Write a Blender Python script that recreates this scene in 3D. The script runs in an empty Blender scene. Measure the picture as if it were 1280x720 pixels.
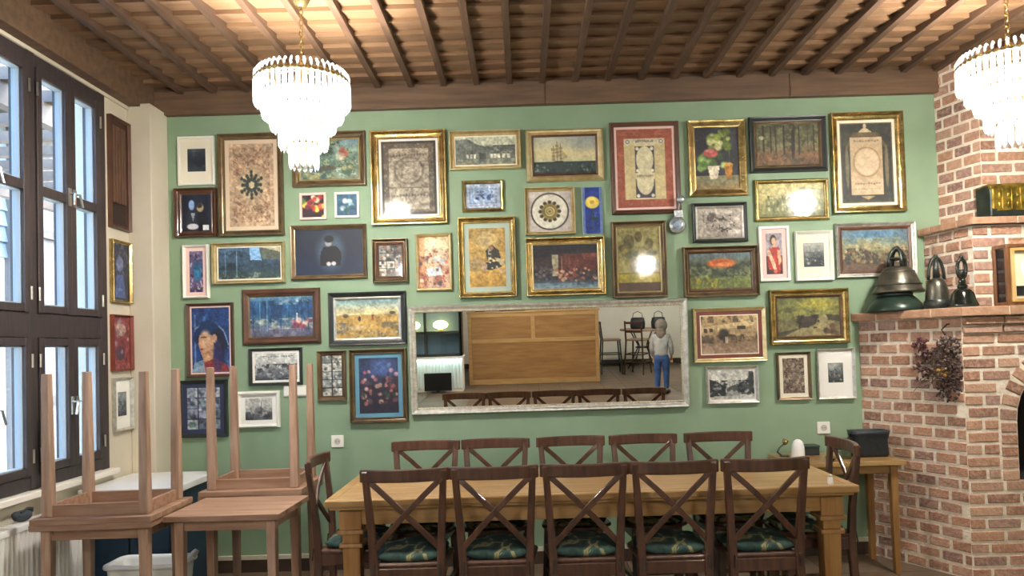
import bpy, bmesh, math, random
import numpy as np
from math import sin, cos, radians, pi, tan, atan2, sqrt, hypot
from mathutils import Vector, Matrix

# ------------------------------------------------------------------ camera, world, exposure
scene = bpy.context.scene
COL = scene.collection
FPX = 900.0                      # focal length in pixels of the 1280x720 frame
PITCH, ROLL = radians(1.5), 0.030
CAM = Vector((0, 0, 1.455))
CX, CY = 655.3, 411.4            # principal point
_F = Vector((0, cos(PITCH), sin(PITCH)))
_U0 = Vector((0, -sin(PITCH), cos(PITCH)))
_R0 = Vector((1, 0, 0))
_R = _R0 * cos(ROLL) - _U0 * sin(ROLL)
_U = _R0 * sin(ROLL) + _U0 * cos(ROLL)
cd = bpy.data.cameras.new('camera')
cam = bpy.data.objects.new('camera', cd)
COL.objects.link(cam)
cd.sensor_width = 36.0
cd.lens = FPX / 1280 * 36
cd.shift_x = -(CX - 640) / 1280
cd.shift_y = (CY - 360) / 1280
cd.clip_start = 0.02
m3 = Matrix((_R, _U, -_F)).transposed()
cam.matrix_world = Matrix.Translation(CAM) @ m3.to_4x4()
scene.camera = cam

vs = scene.view_settings
vs.view_transform = 'Standard'
vs.look = 'None'
vs.gamma = 1
vs.use_curve_mapping = False
vs.exposure = 1.0
scene.cycles.use_denoising = True
scene.cycles.max_bounces = 8
scene.cycles.diffuse_bounces = 4
scene.cycles.glossy_bounces = 5
scene.cycles.transmission_bounces = 6
scene.cycles.transparent_max_bounces = 16
scene.cycles.caustics_reflective = False
scene.cycles.caustics_refractive = False
scene.cycles.sample_clamp_indirect = 6.0

world = bpy.data.worlds.new('sky')
scene.world = world
world.use_nodes = True
wn = world.node_tree.nodes
bg = wn['Background']
sky = wn.new('ShaderNodeTexSky')
sky.sky_type = 'NISHITA'
sky.sun_disc = False
sky.sun_elevation = radians(42)
sky.sun_rotation = radians(60)
world.node_tree.links.new(sky.outputs[0], bg.inputs[0])
bg.inputs[1].default_value = 1.8
LAMP_W = 185.0                    # one chandelier's bulbs together, watts

# ------------------------------------------------------------------ pixel helpers
def ray(px, py):
    return _F + _R * ((px - CX) / FPX) - _U * ((py - CY) / FPX)
def atY(px, py, Y):
    d = ray(px, py); return CAM + d * (Y / d.y)
def atX(px, py, X):
    d = ray(px, py); return CAM + d * (X / d.x)
def atZ(px, py, Z):
    d = ray(px, py); return CAM + d * ((Z - CAM.z) / d.z)
def proj(P):
    d = Vector(P) - CAM
    z = d.dot(_F)
    if z < .05: return None
    return CX + FPX * d.dot(_R) / z, CY - FPX * d.dot(_U) / z
def seen(P, mg=30):
    q = proj(P)
    return q is not None and -mg < q[0] < 1280 + mg and -mg < q[1] < 720 + mg

WY = 4.9          # back wall
LX = -2.56        # left wall
RX = 4.45         # right wall
BY = -7.25         # wall behind the camera
CZ = 3.305        # ceiling boards
TZ = 3.11         # underside of the timber border

# ------------------------------------------------------------------ materials
def srgb(c):
    if isinstance(c, str):
        c = [int(c[i:i + 2], 16) / 255 for i in (0, 2, 4)]
    return tuple(v / 12.92 if v <= .04045 else ((v + .055) / 1.055) ** 2.4 for v in c)
_mats = {}
def mat(name, c1, c2=None, rough=.6, metal=0, scale=8, stretch=(1, 1, 1), bump=0, bscale=None, coat=0,
        detail=4, ramp=(.35, .65), spec=.5, rand=0):
    if name in _mats: return _mats[name]
    m = bpy.data.materials.new(name); _mats[name] = m
    m.use_nodes = True
    nt = m.node_tree; N = nt.nodes; L = nt.links
    b = N['Principled BSDF']
    b.inputs['Roughness'].default_value = rough
    b.inputs['Metallic'].default_value = metal
    b.inputs['Coat Weight'].default_value = coat
    b.inputs['Coat Roughness'].default_value = .05
    b.inputs['Specular IOR Level'].default_value = spec
    a = srgb(c1) + (1,)
    b.inputs['Base Color'].default_value = a
    if c2 is not None or bump:
        tc = N.new('ShaderNodeTexCoord'); mp = N.new('ShaderNodeMapping')
        mp.inputs['Scale'].default_value = stretch
        L.new(tc.outputs['Object'], mp.inputs['Vector'])
        if rand:
            oi = N.new('ShaderNodeObjectInfo'); ml = N.new('ShaderNodeMath'); ml.operation = 'MULTIPLY'
            ml.inputs[1].default_value = 37.0
            L.new(oi.outputs['Random'], ml.inputs[0])
            cmb = N.new('ShaderNodeCombineXYZ')
            for k in range(3): L.new(ml.outputs[0], cmb.inputs[k])
            L.new(cmb.outputs[0], mp.inputs['Location'])
    if c2 is not None:
        nz = N.new('ShaderNodeTexNoise'); nz.inputs['Scale'].default_value = scale
        nz.inputs['Detail'].default_value = detail
        L.new(mp.outputs[0], nz.inputs['Vector'])
        cr = N.new('ShaderNodeValToRGB')
        cr.color_ramp.elements[0].position = ramp[0]; cr.color_ramp.elements[0].color = a
        cr.color_ramp.elements[1].position = ramp[1]; cr.color_ramp.elements[1].color = srgb(c2) + (1,)
        L.new(nz.outputs['Fac'], cr.inputs[0])
        out = cr.outputs[0]
        if rand:
            hs = N.new('ShaderNodeHueSaturation')
            mr = N.new('ShaderNodeMapRange')
            mr.inputs['To Min'].default_value = 1 - rand; mr.inputs['To Max'].default_value = 1 + rand
            L.new(oi.outputs['Random'], mr.inputs['Value']); L.new(mr.outputs[0], hs.inputs['Value'])
            L.new(out, hs.inputs['Color']); out = hs.outputs[0]
        L.new(out, b.inputs['Base Color'])
    if bump:
        n2 = N.new('ShaderNodeTexNoise'); n2.inputs['Scale'].default_value = bscale or scale
        n2.inputs['Detail'].default_value = 5
        L.new(mp.outputs[0], n2.inputs['Vector'])
        bp = N.new('ShaderNodeBump'); bp.inputs['Strength'].default_value = bump
        bp.inputs['Distance'].default_value = .01
        L.new(n2.outputs['Fac'], bp.inputs['Height'])
        L.new(bp.outputs[0], b.inputs['Normal'])
    return m

def emit(name, c, s):
    m = bpy.data.materials.new(name); m.use_nodes = True
    b = m.node_tree.nodes['Principled BSDF']
    b.inputs['Base Color'].default_value = srgb(c) + (1,)
    b.inputs['Emission Color'].default_value = srgb(c) + (1,)
    b.inputs['Emission Strength'].default_value = s
    return m

def glassy(name, tint, refl=.08, rough=.0, fres=True):
    """thin clear sheet: see-through with a sharp reflection"""
    m = bpy.data.materials.new(name); m.use_nodes = True
    N = m.node_tree.nodes; L = m.node_tree.links
    N.remove(N['Principled BSDF'])
    tr = N.new('ShaderNodeBsdfTransparent'); tr.inputs[0].default_value = srgb(tint) + (1,)
    gl = N.new('ShaderNodeBsdfGlossy'); gl.inputs['Roughness'].default_value = rough
    mx = N.new('ShaderNodeMixShader')
    fr = N.new('ShaderNodeLayerWeight'); fr.inputs[0].default_value = .5
    pw = N.new('ShaderNodeMath'); pw.operation = 'POWER'; pw.inputs[1].default_value = 5
    ad = N.new('ShaderNodeMath'); ad.operation = 'MULTIPLY_ADD'; ad.inputs[1].default_value = .6; ad.inputs[2].default_value = refl
    ad.use_clamp = True
    L.new(fr.outputs['Facing'], pw.inputs[0]); L.new(pw.outputs[0], ad.inputs[0]); L.new(ad.outputs[0], mx.inputs[0])
    L.new(tr.outputs[0], mx.inputs[1]); L.new(gl.outputs[0], mx.inputs[2])
    L.new(mx.outputs[0], N['Material Output'].inputs[0])
    return m

def crystal():
    m = bpy.data.materials.new('crystal'); m.use_nodes = True
    N = m.node_tree.nodes; L = m.node_tree.links
    N.remove(N['Principled BSDF'])
    tr = N.new('ShaderNodeBsdfTransparent')
    tl = N.new('ShaderNodeBsdfTranslucent'); tl.inputs[0].default_value = (.95, .93, .88, 1)
    df = N.new('ShaderNodeBsdfDiffuse'); df.inputs[0].default_value = (.9, .9, .88, 1)
    gl = N.new('ShaderNodeBsdfGlossy'); gl.inputs['Roughness'].default_value = .05
    a1 = N.new('ShaderNodeMixShader'); a1.inputs[0].default_value = .35
    L.new(tl.outputs[0], a1.inputs[1]); L.new(gl.outputs[0], a1.inputs[2])
    a2 = N.new('ShaderNodeMixShader'); a2.inputs[0].default_value = .42
    L.new(tr.outputs[0], a2.inputs[1]); L.new(a1.outputs[0], a2.inputs[2])
    L.new(a2.outputs[0], N['Material Output'].inputs[0])
    return m

def painted():
    m = bpy.data.materials.new('painted_print'); m.use_nodes = True
    N = m.node_tree.nodes; L = m.node_tree.links
    at = N.new('ShaderNodeAttribute'); at.attribute_name = 'paint'
    L.new(at.outputs['Color'], N['Principled BSDF'].inputs['Base Color'])
    N['Principled BSDF'].inputs['Roughness'].default_value = .62
    return m

M = {}
M['green'] = mat('green_paint', '7f9778', '879e80', rough=.62, scale=3, bump=.06, bscale=60)
M['cream'] = mat('cream_paint', 'd6ccb6', 'cfc5ae', rough=.75, scale=3, bump=.05, bscale=50)
M['white_wall'] = mat('white_wall', 'efe9dc', 'e6dfd0', rough=.8, scale=2)
M['ceil_plank'] = mat('ceiling_plank', '745840', '866749', rough=.55, scale=3, stretch=(1, 9, 9), rand=.16, bump=.12, bscale=6)
M['ceil_beam'] = mat('ceiling_beam', '4a3628', '5e4633', rough=.6, scale=4, stretch=(12, 1, 12), rand=.1)
M['fascia'] = mat('fascia_board', '54402f', '6d533c', rough=.6, scale=2.5, stretch=(1, 9, 9), rand=.1)
M['floor'] = mat('floor_tile', '5a4a3a', '6d5b49', rough=.45, scale=3)
M['grout'] = mat('floor_grout', '3f352b', rough=.8)
M['skirt'] = mat('skirting_stone', '35291f', '453629', rough=.5)
M['skirt_cap'] = mat('skirting_cap', 'c7bfa8', rough=.7)
M['win'] = mat('window_timber', '352d2c', '413736', rough=.45, scale=5, stretch=(9, 9, 1), rand=.05)
M['bead'] = mat('lit_window_bead', 'a9b3b8', rough=.4)  # pale colour stands for daylight on the pane edges
M['steel'] = mat('brushed_steel', 'c9c6bd', rough=.3, metal=1)
M['dark_walnut'] = mat('chair_wood', '3e2519', '573726', rough=.36, scale=6, stretch=(6, 6, 1), coat=.25, rand=.08)
M['oak'] = mat('table_oak', '98713f', 'ad8a58', rough=.33, scale=3, stretch=(1, 10, 10), coat=.35)
M['oak_leg'] = mat('table_leg_oak', '8a6032', 'a27a48', rough=.4, scale=3, stretch=(10, 10, 1))
M['beech'] = mat('stacked_table_wood', '86644c', 'a08068', rough=.45, scale=4, stretch=(1, 9, 9), rand=.06)
M['beech_leg'] = mat('stacked_table_leg', '92715a', 'b0927a', rough=.5, scale=4, stretch=(9, 9, 1), rand=.08)
M['dark'] = mat('opening_dark', '0b0a09', rough=.9)
M['white_plastic'] = mat('white_plastic', 'e9e9e4', rough=.35)
M['radiator'] = mat('radiator_enamel', 'f1efe8', rough=.35)
M['gold'] = mat('gilt_frame', 'c9b27a', '96804c', rough=.24, metal=.9, scale=20, bump=.25, bscale=60)
M['pale_gold'] = mat('pale_gilt_frame', 'd8c79a', 'c3ad78', rough=.38, metal=.6, scale=20, bump=.2, bscale=60)
M['silver'] = mat('silver_frame', 'b9b7ab', 'd8d6cc', rough=.35, metal=.7, scale=30, bump=.3, bscale=90)
M['frame_brown'] = mat('brown_frame', '4a2f20', '5e3d29', rough=.42, scale=8, coat=.2)
M['frame_black'] = mat('black_frame', '1f2322', '2c302e', rough=.4, scale=8)
M['frame_white'] = mat('white_frame', 'e9e6da', rough=.45)
M['frame_wood'] = mat('bronze_wood_frame', '5d4c38', '7a6646', rough=.34, scale=10, metal=.45)
M['frame_red'] = mat('red_brown_frame', '6e2f22', '813c2b', rough=.45, scale=8)
M['mat_cream'] = mat('mount_cream', 'efe8cf', rough=.85)
M['mat_white'] = mat('mount_white', 'f2efe4', rough=.85)
M['mat_blue'] = mat('mount_blue', '5f8fa3', rough=.85)
M['mat_bluegrey'] = mat('mount_blue_grey', 'a9b8a8', rough=.85)
M['mat_pink'] = mat('mount_pink', 'e3c4ba', rough=.85)
M['mat_tan'] = mat('mount_tan', 'd3bfa2', rough=.85)
M['mat_navy'] = mat('mount_navy', '2b3350', rough=.85)
M['mat_red'] = mat('mount_red', 'a65a45', 'b56a50', rough=.85, scale=30)
M['print'] = painted()
M['pane'] = glassy('picture_glass', 'ffffff', .024, .06)
M['win_glass'] = glassy('window_glass', 'eef6fb', .03)
M['crystal'] = crystal()
M['bulb'] = emit('bulb', 'fff1d6', 22)
M['mirror'] = mat('mirror_silvering', 'eef0ec', rough=.0, metal=1)

# ------------------------------------------------------------------ mesh builder
class MB:
    def __init__(s): s.v = []; s.f = []
    def add(s, vs_, fs):
        o = len(s.v); s.v += [tuple(v) for v in vs_]; s.f += [tuple(i + o for i in f) for f in fs]; return s
    def box(s, a, b):
        x0, y0, z0 = a; x1, y1, z1 = b
        return s.add([(x0, y0, z0), (x1, y0, z0), (x1, y1, z0), (x0, y1, z0), (x0, y0, z1), (x1, y0, z1), (x1, y1, z1), (x0, y1, z1)],
                     [(0, 3, 2, 1), (4, 5, 6, 7), (0, 1, 5, 4), (1, 2, 6, 5), (2, 3, 7, 6), (3, 0, 4, 7)])
    def bar(s, p0, p1, w0, d0, w1=None, d1=None, ref=(0, 1, 0)):
        """tapered rectangular bar; w along side, d along ref-ish"""
        p0 = Vector(p0); p1 = Vector(p1); ax = (p1 - p0).normalized(); rf = Vector(ref)
        sd = ax.cross(rf)
        if sd.length < 1e-4: sd = ax.cross(Vector((1, 0, 0)))
        sd.normalize(); fw = sd.cross(ax).normalized()
        w1 = w0 if w1 is None else w1; d1 = d0 if d1 is None else d1
        vs_ = []
        for p, w, d in ((p0, w0, d0), (p1, w1, d1)):
            for a, b in ((-1, -1), (1, -1), (1, 1), (-1, 1)):
                vs_.append(p + sd * (a * w / 2) + fw * (b * d / 2))
        return s.add(vs_, [(0, 3, 2, 1), (4, 5, 6, 7), (0, 1, 5, 4), (1, 2, 6, 5), (2, 3, 7, 6), (3, 0, 4, 7)])
    def sweep(s, pts, w, d, ref=(0, 1, 0)):
        """rectangular section swept along points, section sizes may be lists"""
        n = len(pts); pts = [Vector(p) for p in pts]; rf = Vector(ref)
        W = w if isinstance(w, (list, tuple)) else [w] * n
        D = d if isinstance(d, (list, tuple)) else [d] * n
        vs_ = []; fs = []
        for i, p in enumerate(pts):
            ax = (pts[min(i + 1, n - 1)] - pts[max(i - 1, 0)]).normalized()
            sd = ax.cross(rf).normalized(); fw = sd.cross(ax).normalized()
            for a, b in ((-1, -1), (1, -1), (1, 1), (-1, 1)):
                vs_.append(p + sd * (a * W[i] / 2) + fw * (b * D[i] / 2))
        for i in range(n - 1):
            for k in range(4):
                fs.append((4 * i + k, 4 * i + (k + 1) % 4, 4 * i + 4 + (k + 1) % 4, 4 * i + 4 + k))
        fs += [(3, 2, 1, 0), tuple(4 * (n - 1) + k for k in range(4))]
        return s.add(vs_, fs)
    def tube(s, pts, r, n=8, closed=False):
        pts = [Vector(p) for p in pts]; m = len(pts)
        rr = r if isinstance(r, (list, tuple)) else [r] * m
        up = None; vs_ = []; fs = []
        for i, p in enumerate(pts):
            if closed: ax = pts[(i + 1) % m] - pts[i - 1]
            else: ax = pts[min(i + 1, m - 1)] - pts[max(i - 1, 0)]
            ax.normalize()
            if up is None:
                up = Vector((0, 0, 1)) if abs(ax.z) < .9 else Vector((1, 0, 0))
            sd = ax.cross(up).normalized(); up = sd.cross(ax).normalized()
            for k in range(n):
                t = 2 * pi * k / n
                vs_.append(p + (sd * cos(t) + up * sin(t)) * rr[i])
        for i in range(m if closed else m - 1):
            j = (i + 1) % m
            for k in range(n):
                fs.append((i * n + k, i * n + (k + 1) % n, j * n + (k + 1) % n, j * n + k))
        if not closed:
            fs += [tuple(range(n - 1, -1, -1)), tuple((m - 1) * n + k for k in range(n))]
        return s.add(vs_, fs)
    def lathe(s, prof, n=24, c=(0, 0, 0), cap=True):
        vs_ = []; fs = []; m = len(prof)
        for r, z in prof:
            for k in range(n):
                t = 2 * pi * k / n
                vs_.append((c[0] + r * cos(t), c[1] + r * sin(t), c[2] + z))
        for i in range(m - 1):
            for k in range(n):
                fs.append((i * n + k, i * n + (k + 1) % n, (i + 1) * n + (k + 1) % n, (i + 1) * n + k))
        if cap: fs += [tuple(range(n - 1, -1, -1)), tuple((m - 1) * n + k for k in range(n))]
        return s.add(vs_, fs)
    def ball(s, c, r, n=8, sc=(1, 1, 1)):
        prof = [(r * sin(pi * i / (n - 1)) + 1e-5, -r * cos(pi * i / (n - 1))) for i in range(n)]
        o = len(s.v); s.lathe(prof, n + 2)
        for i in range(o, len(s.v)):
            x, y, z = s.v[i]; s.v[i] = (c[0] + x * sc[0], c[1] + y * sc[1], c[2] + z * sc[2])
        return s
    def prism(s, poly, z0, z1):
        n = len(poly)
        return s.add([(x, y, z0) for x, y in poly] + [(x, y, z1) for x, y in poly],
                     [tuple(range(n - 1, -1, -1)), tuple(range(n, 2 * n))] + [(k, (k + 1) % n, n + (k + 1) % n, n + k) for k in range(n)])
    def rings(s, w, h, prof):
        """mitred rectangular moulding in the XZ plane centred at 0: prof = (inset, depth toward -Y)"""
        vs_ = []; fs = []
        for d, y in prof:
            a, b = w / 2 - d, h / 2 - d
            vs_ += [(-a, -y, -b), (a, -y, -b), (a, -y, b), (-a, -y, b)]
        for i in range(len(prof) - 1):
            for k in range(4):
                fs.append((4 * i + k, 4 * i + (k + 1) % 4, 4 * i + 4 + (k + 1) % 4, 4 * i + 4 + k))
        return s.add(vs_, fs)
    def mesh(s, name, material):
        me = bpy.data.meshes.new(name); me.from_pydata(s.v, [], s.f); me.update()
        if material: me.materials.append(material)
        return me

def link(name, data, parent=None, loc=(0, 0, 0), rot=(0, 0, 0)):
    o = bpy.data.objects.new(name, data); COL.objects.link(o)
    o.parent = parent; o.location = loc; o.rotation_euler = rot
    return o
def fixn(me):
    b = bmesh.new(); b.from_mesh(me); bmesh.ops.recalc_face_normals(b, faces=b.faces); b.to_mesh(me); b.free()
def obj(name, mb, material, parent=None, loc=(0, 0, 0), rot=(0, 0, 0), bevel=0, smooth=False, seg=2):
    me = mb.mesh(name, material); fixn(me)
    if smooth:
        me.polygons.foreach_set('use_smooth', [True] * len(me.polygons))
    o = link(name, me, parent, loc, rot)
    if bevel:
        md = o.modifiers.new('bevel', 'BEVEL'); md.width = bevel; md.segments = seg; md.limit_method = 'ANGLE'
    return o
def thing(name, label, cat, loc=(0, 0, 0), rotz=0, group=None):
    o = link(name, None, None, loc, (0, 0, rotz)); o.empty_display_size = .1
    o['label'] = label; o['category'] = cat
    if group: o['group'] = group
    return o
def tag(o, label, cat, group=None):
    o['label'] = label; o['category'] = cat
    if group: o['group'] = group
    return o
def struct(o): o['kind'] = 'structure'; return o
def dup(o, parent=None):
    c = o.copy(); COL.objects.link(c); c.parent = parent
    for ch in o.children: dup(ch, c)
    return c
rnd = random.Random(7)

# ------------------------------------------------------------------ the room shell
m = MB().box((LX - .3, BY - .2, -.12), (RX + .3, WY + .3, -.012))
floor = struct(obj('floor', m, M['grout']))
tile_me = MB().box((-.197, -.197, -.012), (.197, .197, 0)).mesh('tile', M['floor'])
ntile = 0; far = MB()
for i in range(18):
    for j in range(37):
        x, y = LX + .2 + i * .4, WY - .2 - j * .4
        if x > RX or y < BY: continue
        if seen((x, y, 0), 60): link('tile', tile_me, floor, (x, y, 0)); ntile += 1
        else: far.box((x - .197, y - .197, -.012), (x + .197, y + .197, 0))
fo = obj('tile_field', far, M['floor'], floor); fo['kind'] = 'stuff'

struct(obj('wall_back', MB().box((LX - .2, WY, -.05), (RX + .2, WY + .2, CZ + .1)), M['green']))
struct(obj('wall_right', MB().box((RX, BY - .2, -.05), (RX + .2, WY, CZ + .1)), M['green']))
struct(obj('wall_front', MB().box((LX - .2, BY - .2, -.05), (RX, BY, CZ + .1)), M['white_wall']))
WIN_Y1, WIN_Y0, WIN_Z0, WIN_Z1 = 4.405, .60, .80, 3.09
m = MB()
m.box((LX - .2, BY, -.05), (LX, WIN_Y0, CZ + .1)); m.box((LX - .2, WIN_Y1, -.05), (LX, WY, CZ + .1))
m.box((LX - .2, WIN_Y0, -.05), (LX, WIN_Y1, WIN_Z0)); m.box((LX - .2, WIN_Y0, WIN_Z1), (LX, WIN_Y1, CZ + .1))
struct(obj('wall_left', m, M['cream']))
PX, PY = -2.405, 4.672          # the pier in the corner
struct(obj('wall_pier', MB().box((LX, PY, -.02), (PX, WY, TZ + .02)), M['cream'], bevel=.006))
# skirting
A_END = atY(1079, 540, WY).x + .002     # stops at the fireplace
b = struct(obj('baseboard_back', MB().box((PX, WY - .015, 0), (A_END, WY, .085)), M['skirt']))
obj('cap', MB().box((PX, WY - .018, .085), (A_END, WY, .112)), M['skirt_cap'], b)

# ceiling: lapped boards, beams and a timber border
ceil = struct(obj('ceiling', MB().box((LX - .2, BY - .2, CZ + .03), (RX + .2, WY + .2, CZ + .12)), M['ceil_plank']))
PW = .155
plank = MB().add([(LX, 0, -.026), (RX, 0, -.026), (RX, PW + .012, 0), (LX, PW + .012, 0),
                  (LX, 0, .012), (RX, 0, .012), (RX, PW + .012, .03), (LX, PW + .012, .03)],
                 [(0, 3, 2, 1), (4, 5, 6, 7), (0, 1, 5, 4), (1, 2, 6, 5), (2, 3, 7, 6), (3, 0, 4, 7)]).mesh('plank', M['ceil_plank'])
y = WY - .03 - PW
while y > BY:
    link('plank', plank, ceil, (0, y, CZ)); y -= PW
beam = MB().box((-.019, BY, -.034), (.019, WY - .03, .02)).mesh('beam', M['ceil_beam'])
bx = atY(637, 107, WY).x
k0 = int((bx - LX) / .2235)
x = bx - k0 * .2235
while x < RX:
    if x > LX + .06: link('beam', beam, ceil, (x, 0, CZ - .02))
    x += .2235
fb = struct(obj('trim_1', MB().box((LX, WY - .012, TZ), (RX, WY, CZ + .02)), M['fascia']))
xs = [LX, atY(681, 120, WY).x, atY(984, 110, WY).x, RX]
for a, c in zip(xs[:-1], xs[1:]):
    obj('fascia_board', MB().box((a + .0015, WY - .045, TZ), (c - .0015, WY - .012, CZ - .035)), M['fascia'], fb, bevel=.003)
fl = struct(obj('trim_2', MB().box((LX, BY, TZ), (LX + .09, WY - .045, CZ + .02)), M['fascia'], bevel=.004))
obj('picture_rail', MB().box((LX + .0, BY, TZ - .02), (LX + .015, PY, TZ)), M['cream'], fl)

# ------------------------------------------------------------------ windows in the left wall
win = struct(link('window_1', None)); win.location = (LX, 2.5, WIN_Z0)
def wobj(name, mb, m_, parent=win, **k):
    if parent is win:
        for i, v in enumerate(mb.v): mb.v[i] = (v[0] - LX, v[1] - 2.5, v[2] - WIN_Z0)
    return obj(name, mb, m_, parent, **k)
D0, D1 = LX - .085, LX + .012   # frame depth range in x
m = MB()
ds = .003
m.box((D0 + ds, WIN_Y0 + ds, WIN_Z0 + ds), (D1 - ds, WIN_Y1 - ds, WIN_Z0 + .075)); m.box((D0 + ds, WIN_Y0 + ds, WIN_Z1 - .07), (D1 - ds, WIN_Y1 - ds, WIN_Z1 - ds))
m.box((D0 + ds, WIN_Y0 + ds, 1.585), (D1 - ds, WIN_Y1 - ds, 1.715))
m.box((D0, WIN_Y1 - .07, WIN_Z0), (D1, WIN_Y1, WIN_Z1)); m.box((D0, WIN_Y0, WIN_Z0), (D1, WIN_Y0 + .05, WIN_Z1))
PAIR = .628
for k in range(1, 6): m.box((D0, 4.335 - k * PAIR, WIN_Z0), (D1, 4.335 - k * PAIR + .062, WIN_Z1))
wobj('window_frame', m, M['win'], bevel=.004)
def casement(y0, y1, z0, z1, rail, hinge):
    st = .043; x0, x1 = LX - .055, LX + .022
    m = MB()
    m.box((x0, y0, z0), (x1, y0 + st, z1)); m.box((x0, y1 - st, z0), (x1, y1, z1))
    e = .0025
    m.box((x0 + e, y0 + e, z0 + e), (x1 - e, y1 - e, z0 + st)); m.box((x0 + e, y0 + e, z1 - st), (x1 - e, y1 - e, z1 - e))
    if rail: m.box((x0 + e, y0 + e, rail - .025), (x1 - e, y1 - e, rail + .025))
    c = wobj('casement', m, M['win'], bevel=.003)
    zs = [z0 + st, z1 - st] if not rail else [z0 + st, rail - .025, rail + .025, z1 - st]
    for a in range(0, len(zs), 2):
        za, zb = zs[a], zs[a + 1]
        pb = MB().box((x0 + .03, y0 + st, za), (x0 + .034, y1 - st, zb))
        for i, v in enumerate(pb.v): pb.v[i] = (v[0] - LX, v[1] - 2.5, v[2] - WIN_Z0)
        obj('pane', pb, M['win_glass'], c)
        bd = MB()
        for q in ((y0 + st, y0 + st + .007), (y1 - st - .007, y1 - st)): bd.box((x0 + .02, q[0], za), (x1 - .02, q[1], zb))
        for q in ((za, za + .007), (zb - .007, zb)): bd.box((x0 + .02, y0 + st, q[0]), (x1 - .02, y1 - st, q[1]))
        for i, v in enumerate(bd.v): bd.v[i] = (v[0] - LX, v[1] - 2.5, v[2] - WIN_Z0)
        obj('glazing_bead', bd, M['bead'], c)
    # latch handle on the meeting stile
    yh = y0 + st / 2 if hinge > 0 else y1 - st / 2
    zh = rail + .01 if rail else (z0 + z1) / 2 - .02
    h = MB().box((x1, yh - .011, zh - .05), (x1 + .008, yh + .011, zh + .05))
    h.tube([(x1 + .008, yh, zh + .02), (x1 + .035, yh, zh + .02), (x1 + .038, yh + hinge * .02, zh - .05)], .007, 6)
    for i, v in enumerate(h.v): h.v[i] = (v[0] - LX, v[1] - 2.5, v[2] - WIN_Z0)
    obj('handle', h, M['steel'], c, smooth=False)
    yq = y1 if hinge > 0 else y0
    for zz in (z0 + .1, z1 - .12):
        hg = MB().tube([(x1 + .004 - LX, yq - 2.5, zz - .035 - WIN_Z0), (x1 + .004 - LX, yq - 2.5, zz + .035 - WIN_Z0)], .006, 6)
        obj('hinge', hg, M['steel'], c)
for k in range(6):
    y1 = 4.335 - k * PAIR; y0 = y1 - (PAIR - .062); ym = (y0 + y1) / 2
    if y0 < WIN_Y0: y0 = WIN_Y0 + .05; ym = (y0 + y1) / 2
    for (za, zb, rl) in ((1.715, WIN_Z1 - .07, 2.37), (WIN_Z0 + .075, 1.585, None)):
        casement(ym, y1, za, zb, rl, 1); casement(y0, ym, za, zb, rl, -1)
wobj('window_sill', MB().box((LX - .02, WIN_Y0 - .05, WIN_Z0 - .035), (LX + .06, WIN_Y1 + .03, WIN_Z0)), M['white_wall'], bevel=.006)

# outside: the terrace ground and the neighbouring house seen through the panes
struct(obj('ground', MB().box((-30, -14, -.6), (LX - .2, 30, -.5)), mat('outside_paving', 'b9b3a6', 'a59f92', rough=.8, scale=.8)))
nb = thing('neighbour_house', 'white clapboard house with dark eaves outside the window', 'building', (-6.6, 6, -.5))
M['shaded_clap'] = mat('clapboard', '9aa3ad', '878f99', rough=.7, scale=1.5)  # shade under the roof is mixed into this grey
M['plaster'] = mat('glare_plaster', 'f4f3ee', rough=.8)  # glaring daylight is put into this near-white
M['eave'] = mat('eave_timber', '4b4038', '5a4c42', rough=.7, scale=4)
obj('wall', MB().box((-4, -14, 0), (0, 16, 3.3)), M['plaster'], nb)
for k in range(9):
    z = 3.3 + k * .2
    obj('clapboard', MB().add([(-.02, -14, z), (.05, -14, z), (.012, -14, z + .2), (-.02, -14, z + .2), (-.02, 16, z), (.05, 16, z), (.012, 16, z + .2), (-.02, 16, z + .2)],
        [(0, 1, 2, 3), (7, 6, 5, 4), (0, 4, 5, 1), (1, 5, 6, 2), (2, 6, 7, 3), (3, 7, 4, 0)]), M['shaded_clap'], nb)
obj('upper_wall', MB().box((-4, -14, 3.3), (-.02, 16, 5.2)), M['shaded_clap'], nb)
rf = obj('roof', MB().prism([(1.1, 5.06), (1.1, 5.2), (-4, 7.2), (-4, 5.06)], -14.5, 16.5), M['eave'], nb, rot=(radians(90), 0, 0))
rf.location = (0, 0, 0)
# prism extrudes along local z; turned so that it runs along y
rf.data.transform(Matrix(((1, 0, 0, 0), (0, 1, 0, 0), (0, 0, -1, 0), (0, 0, 0, 1)))); rf.data.flip_normals()
for yy in (-9.5, -6.8, -4.1, -1.4):
    w = obj('window', MB().box((.0, yy - .45, 1.3), (.05, yy + .45, 2.9)), M['eave'], nb)
    obj('pane', MB().box((.05, yy - .38, 1.37), (.056, yy + .38, 2.83)), mat('far_glass', '5f7485', rough=.1), w)
obj('annex_wall', MB().box((-4, 3.15, 0), (.25, 16, 5.05)), mat('annex_shade_boards', '5f5a5c', '77706e', rough=.8, scale=1.5, stretch=(1, 6, .5)), nb)  # dark wall colour carries the shade of the roof
for k in range(3): obj('annex_band', MB().box((.25, 3.15, 1.4 + k * 1.1), (.3, 16, 1.5 + k * 1.1)), M['eave'], nb)
pg = thing('terrace_pergola', 'brown timber pergola on posts between window and neighbouring house', 'pergola', (-4.2, 7.0, -.5))
M['pergola'] = mat('pergola_timber', '6a5a4f', '7b6a5d', rough=.7, scale=4)
for px_ in (-.9, .9):
    for py_ in (-2.2, 2.6): obj('post', MB().box((px_ - .05, py_ - .05, 0), (px_ + .05, py_ + .05, 3.6)), M['pergola'], pg)
for px_ in (-.9, .9): obj('beam', MB().box((px_ - .04, -2.6, 3.6), (px_ + .04, 3.2, 3.75)), M['pergola'], pg)
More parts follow.
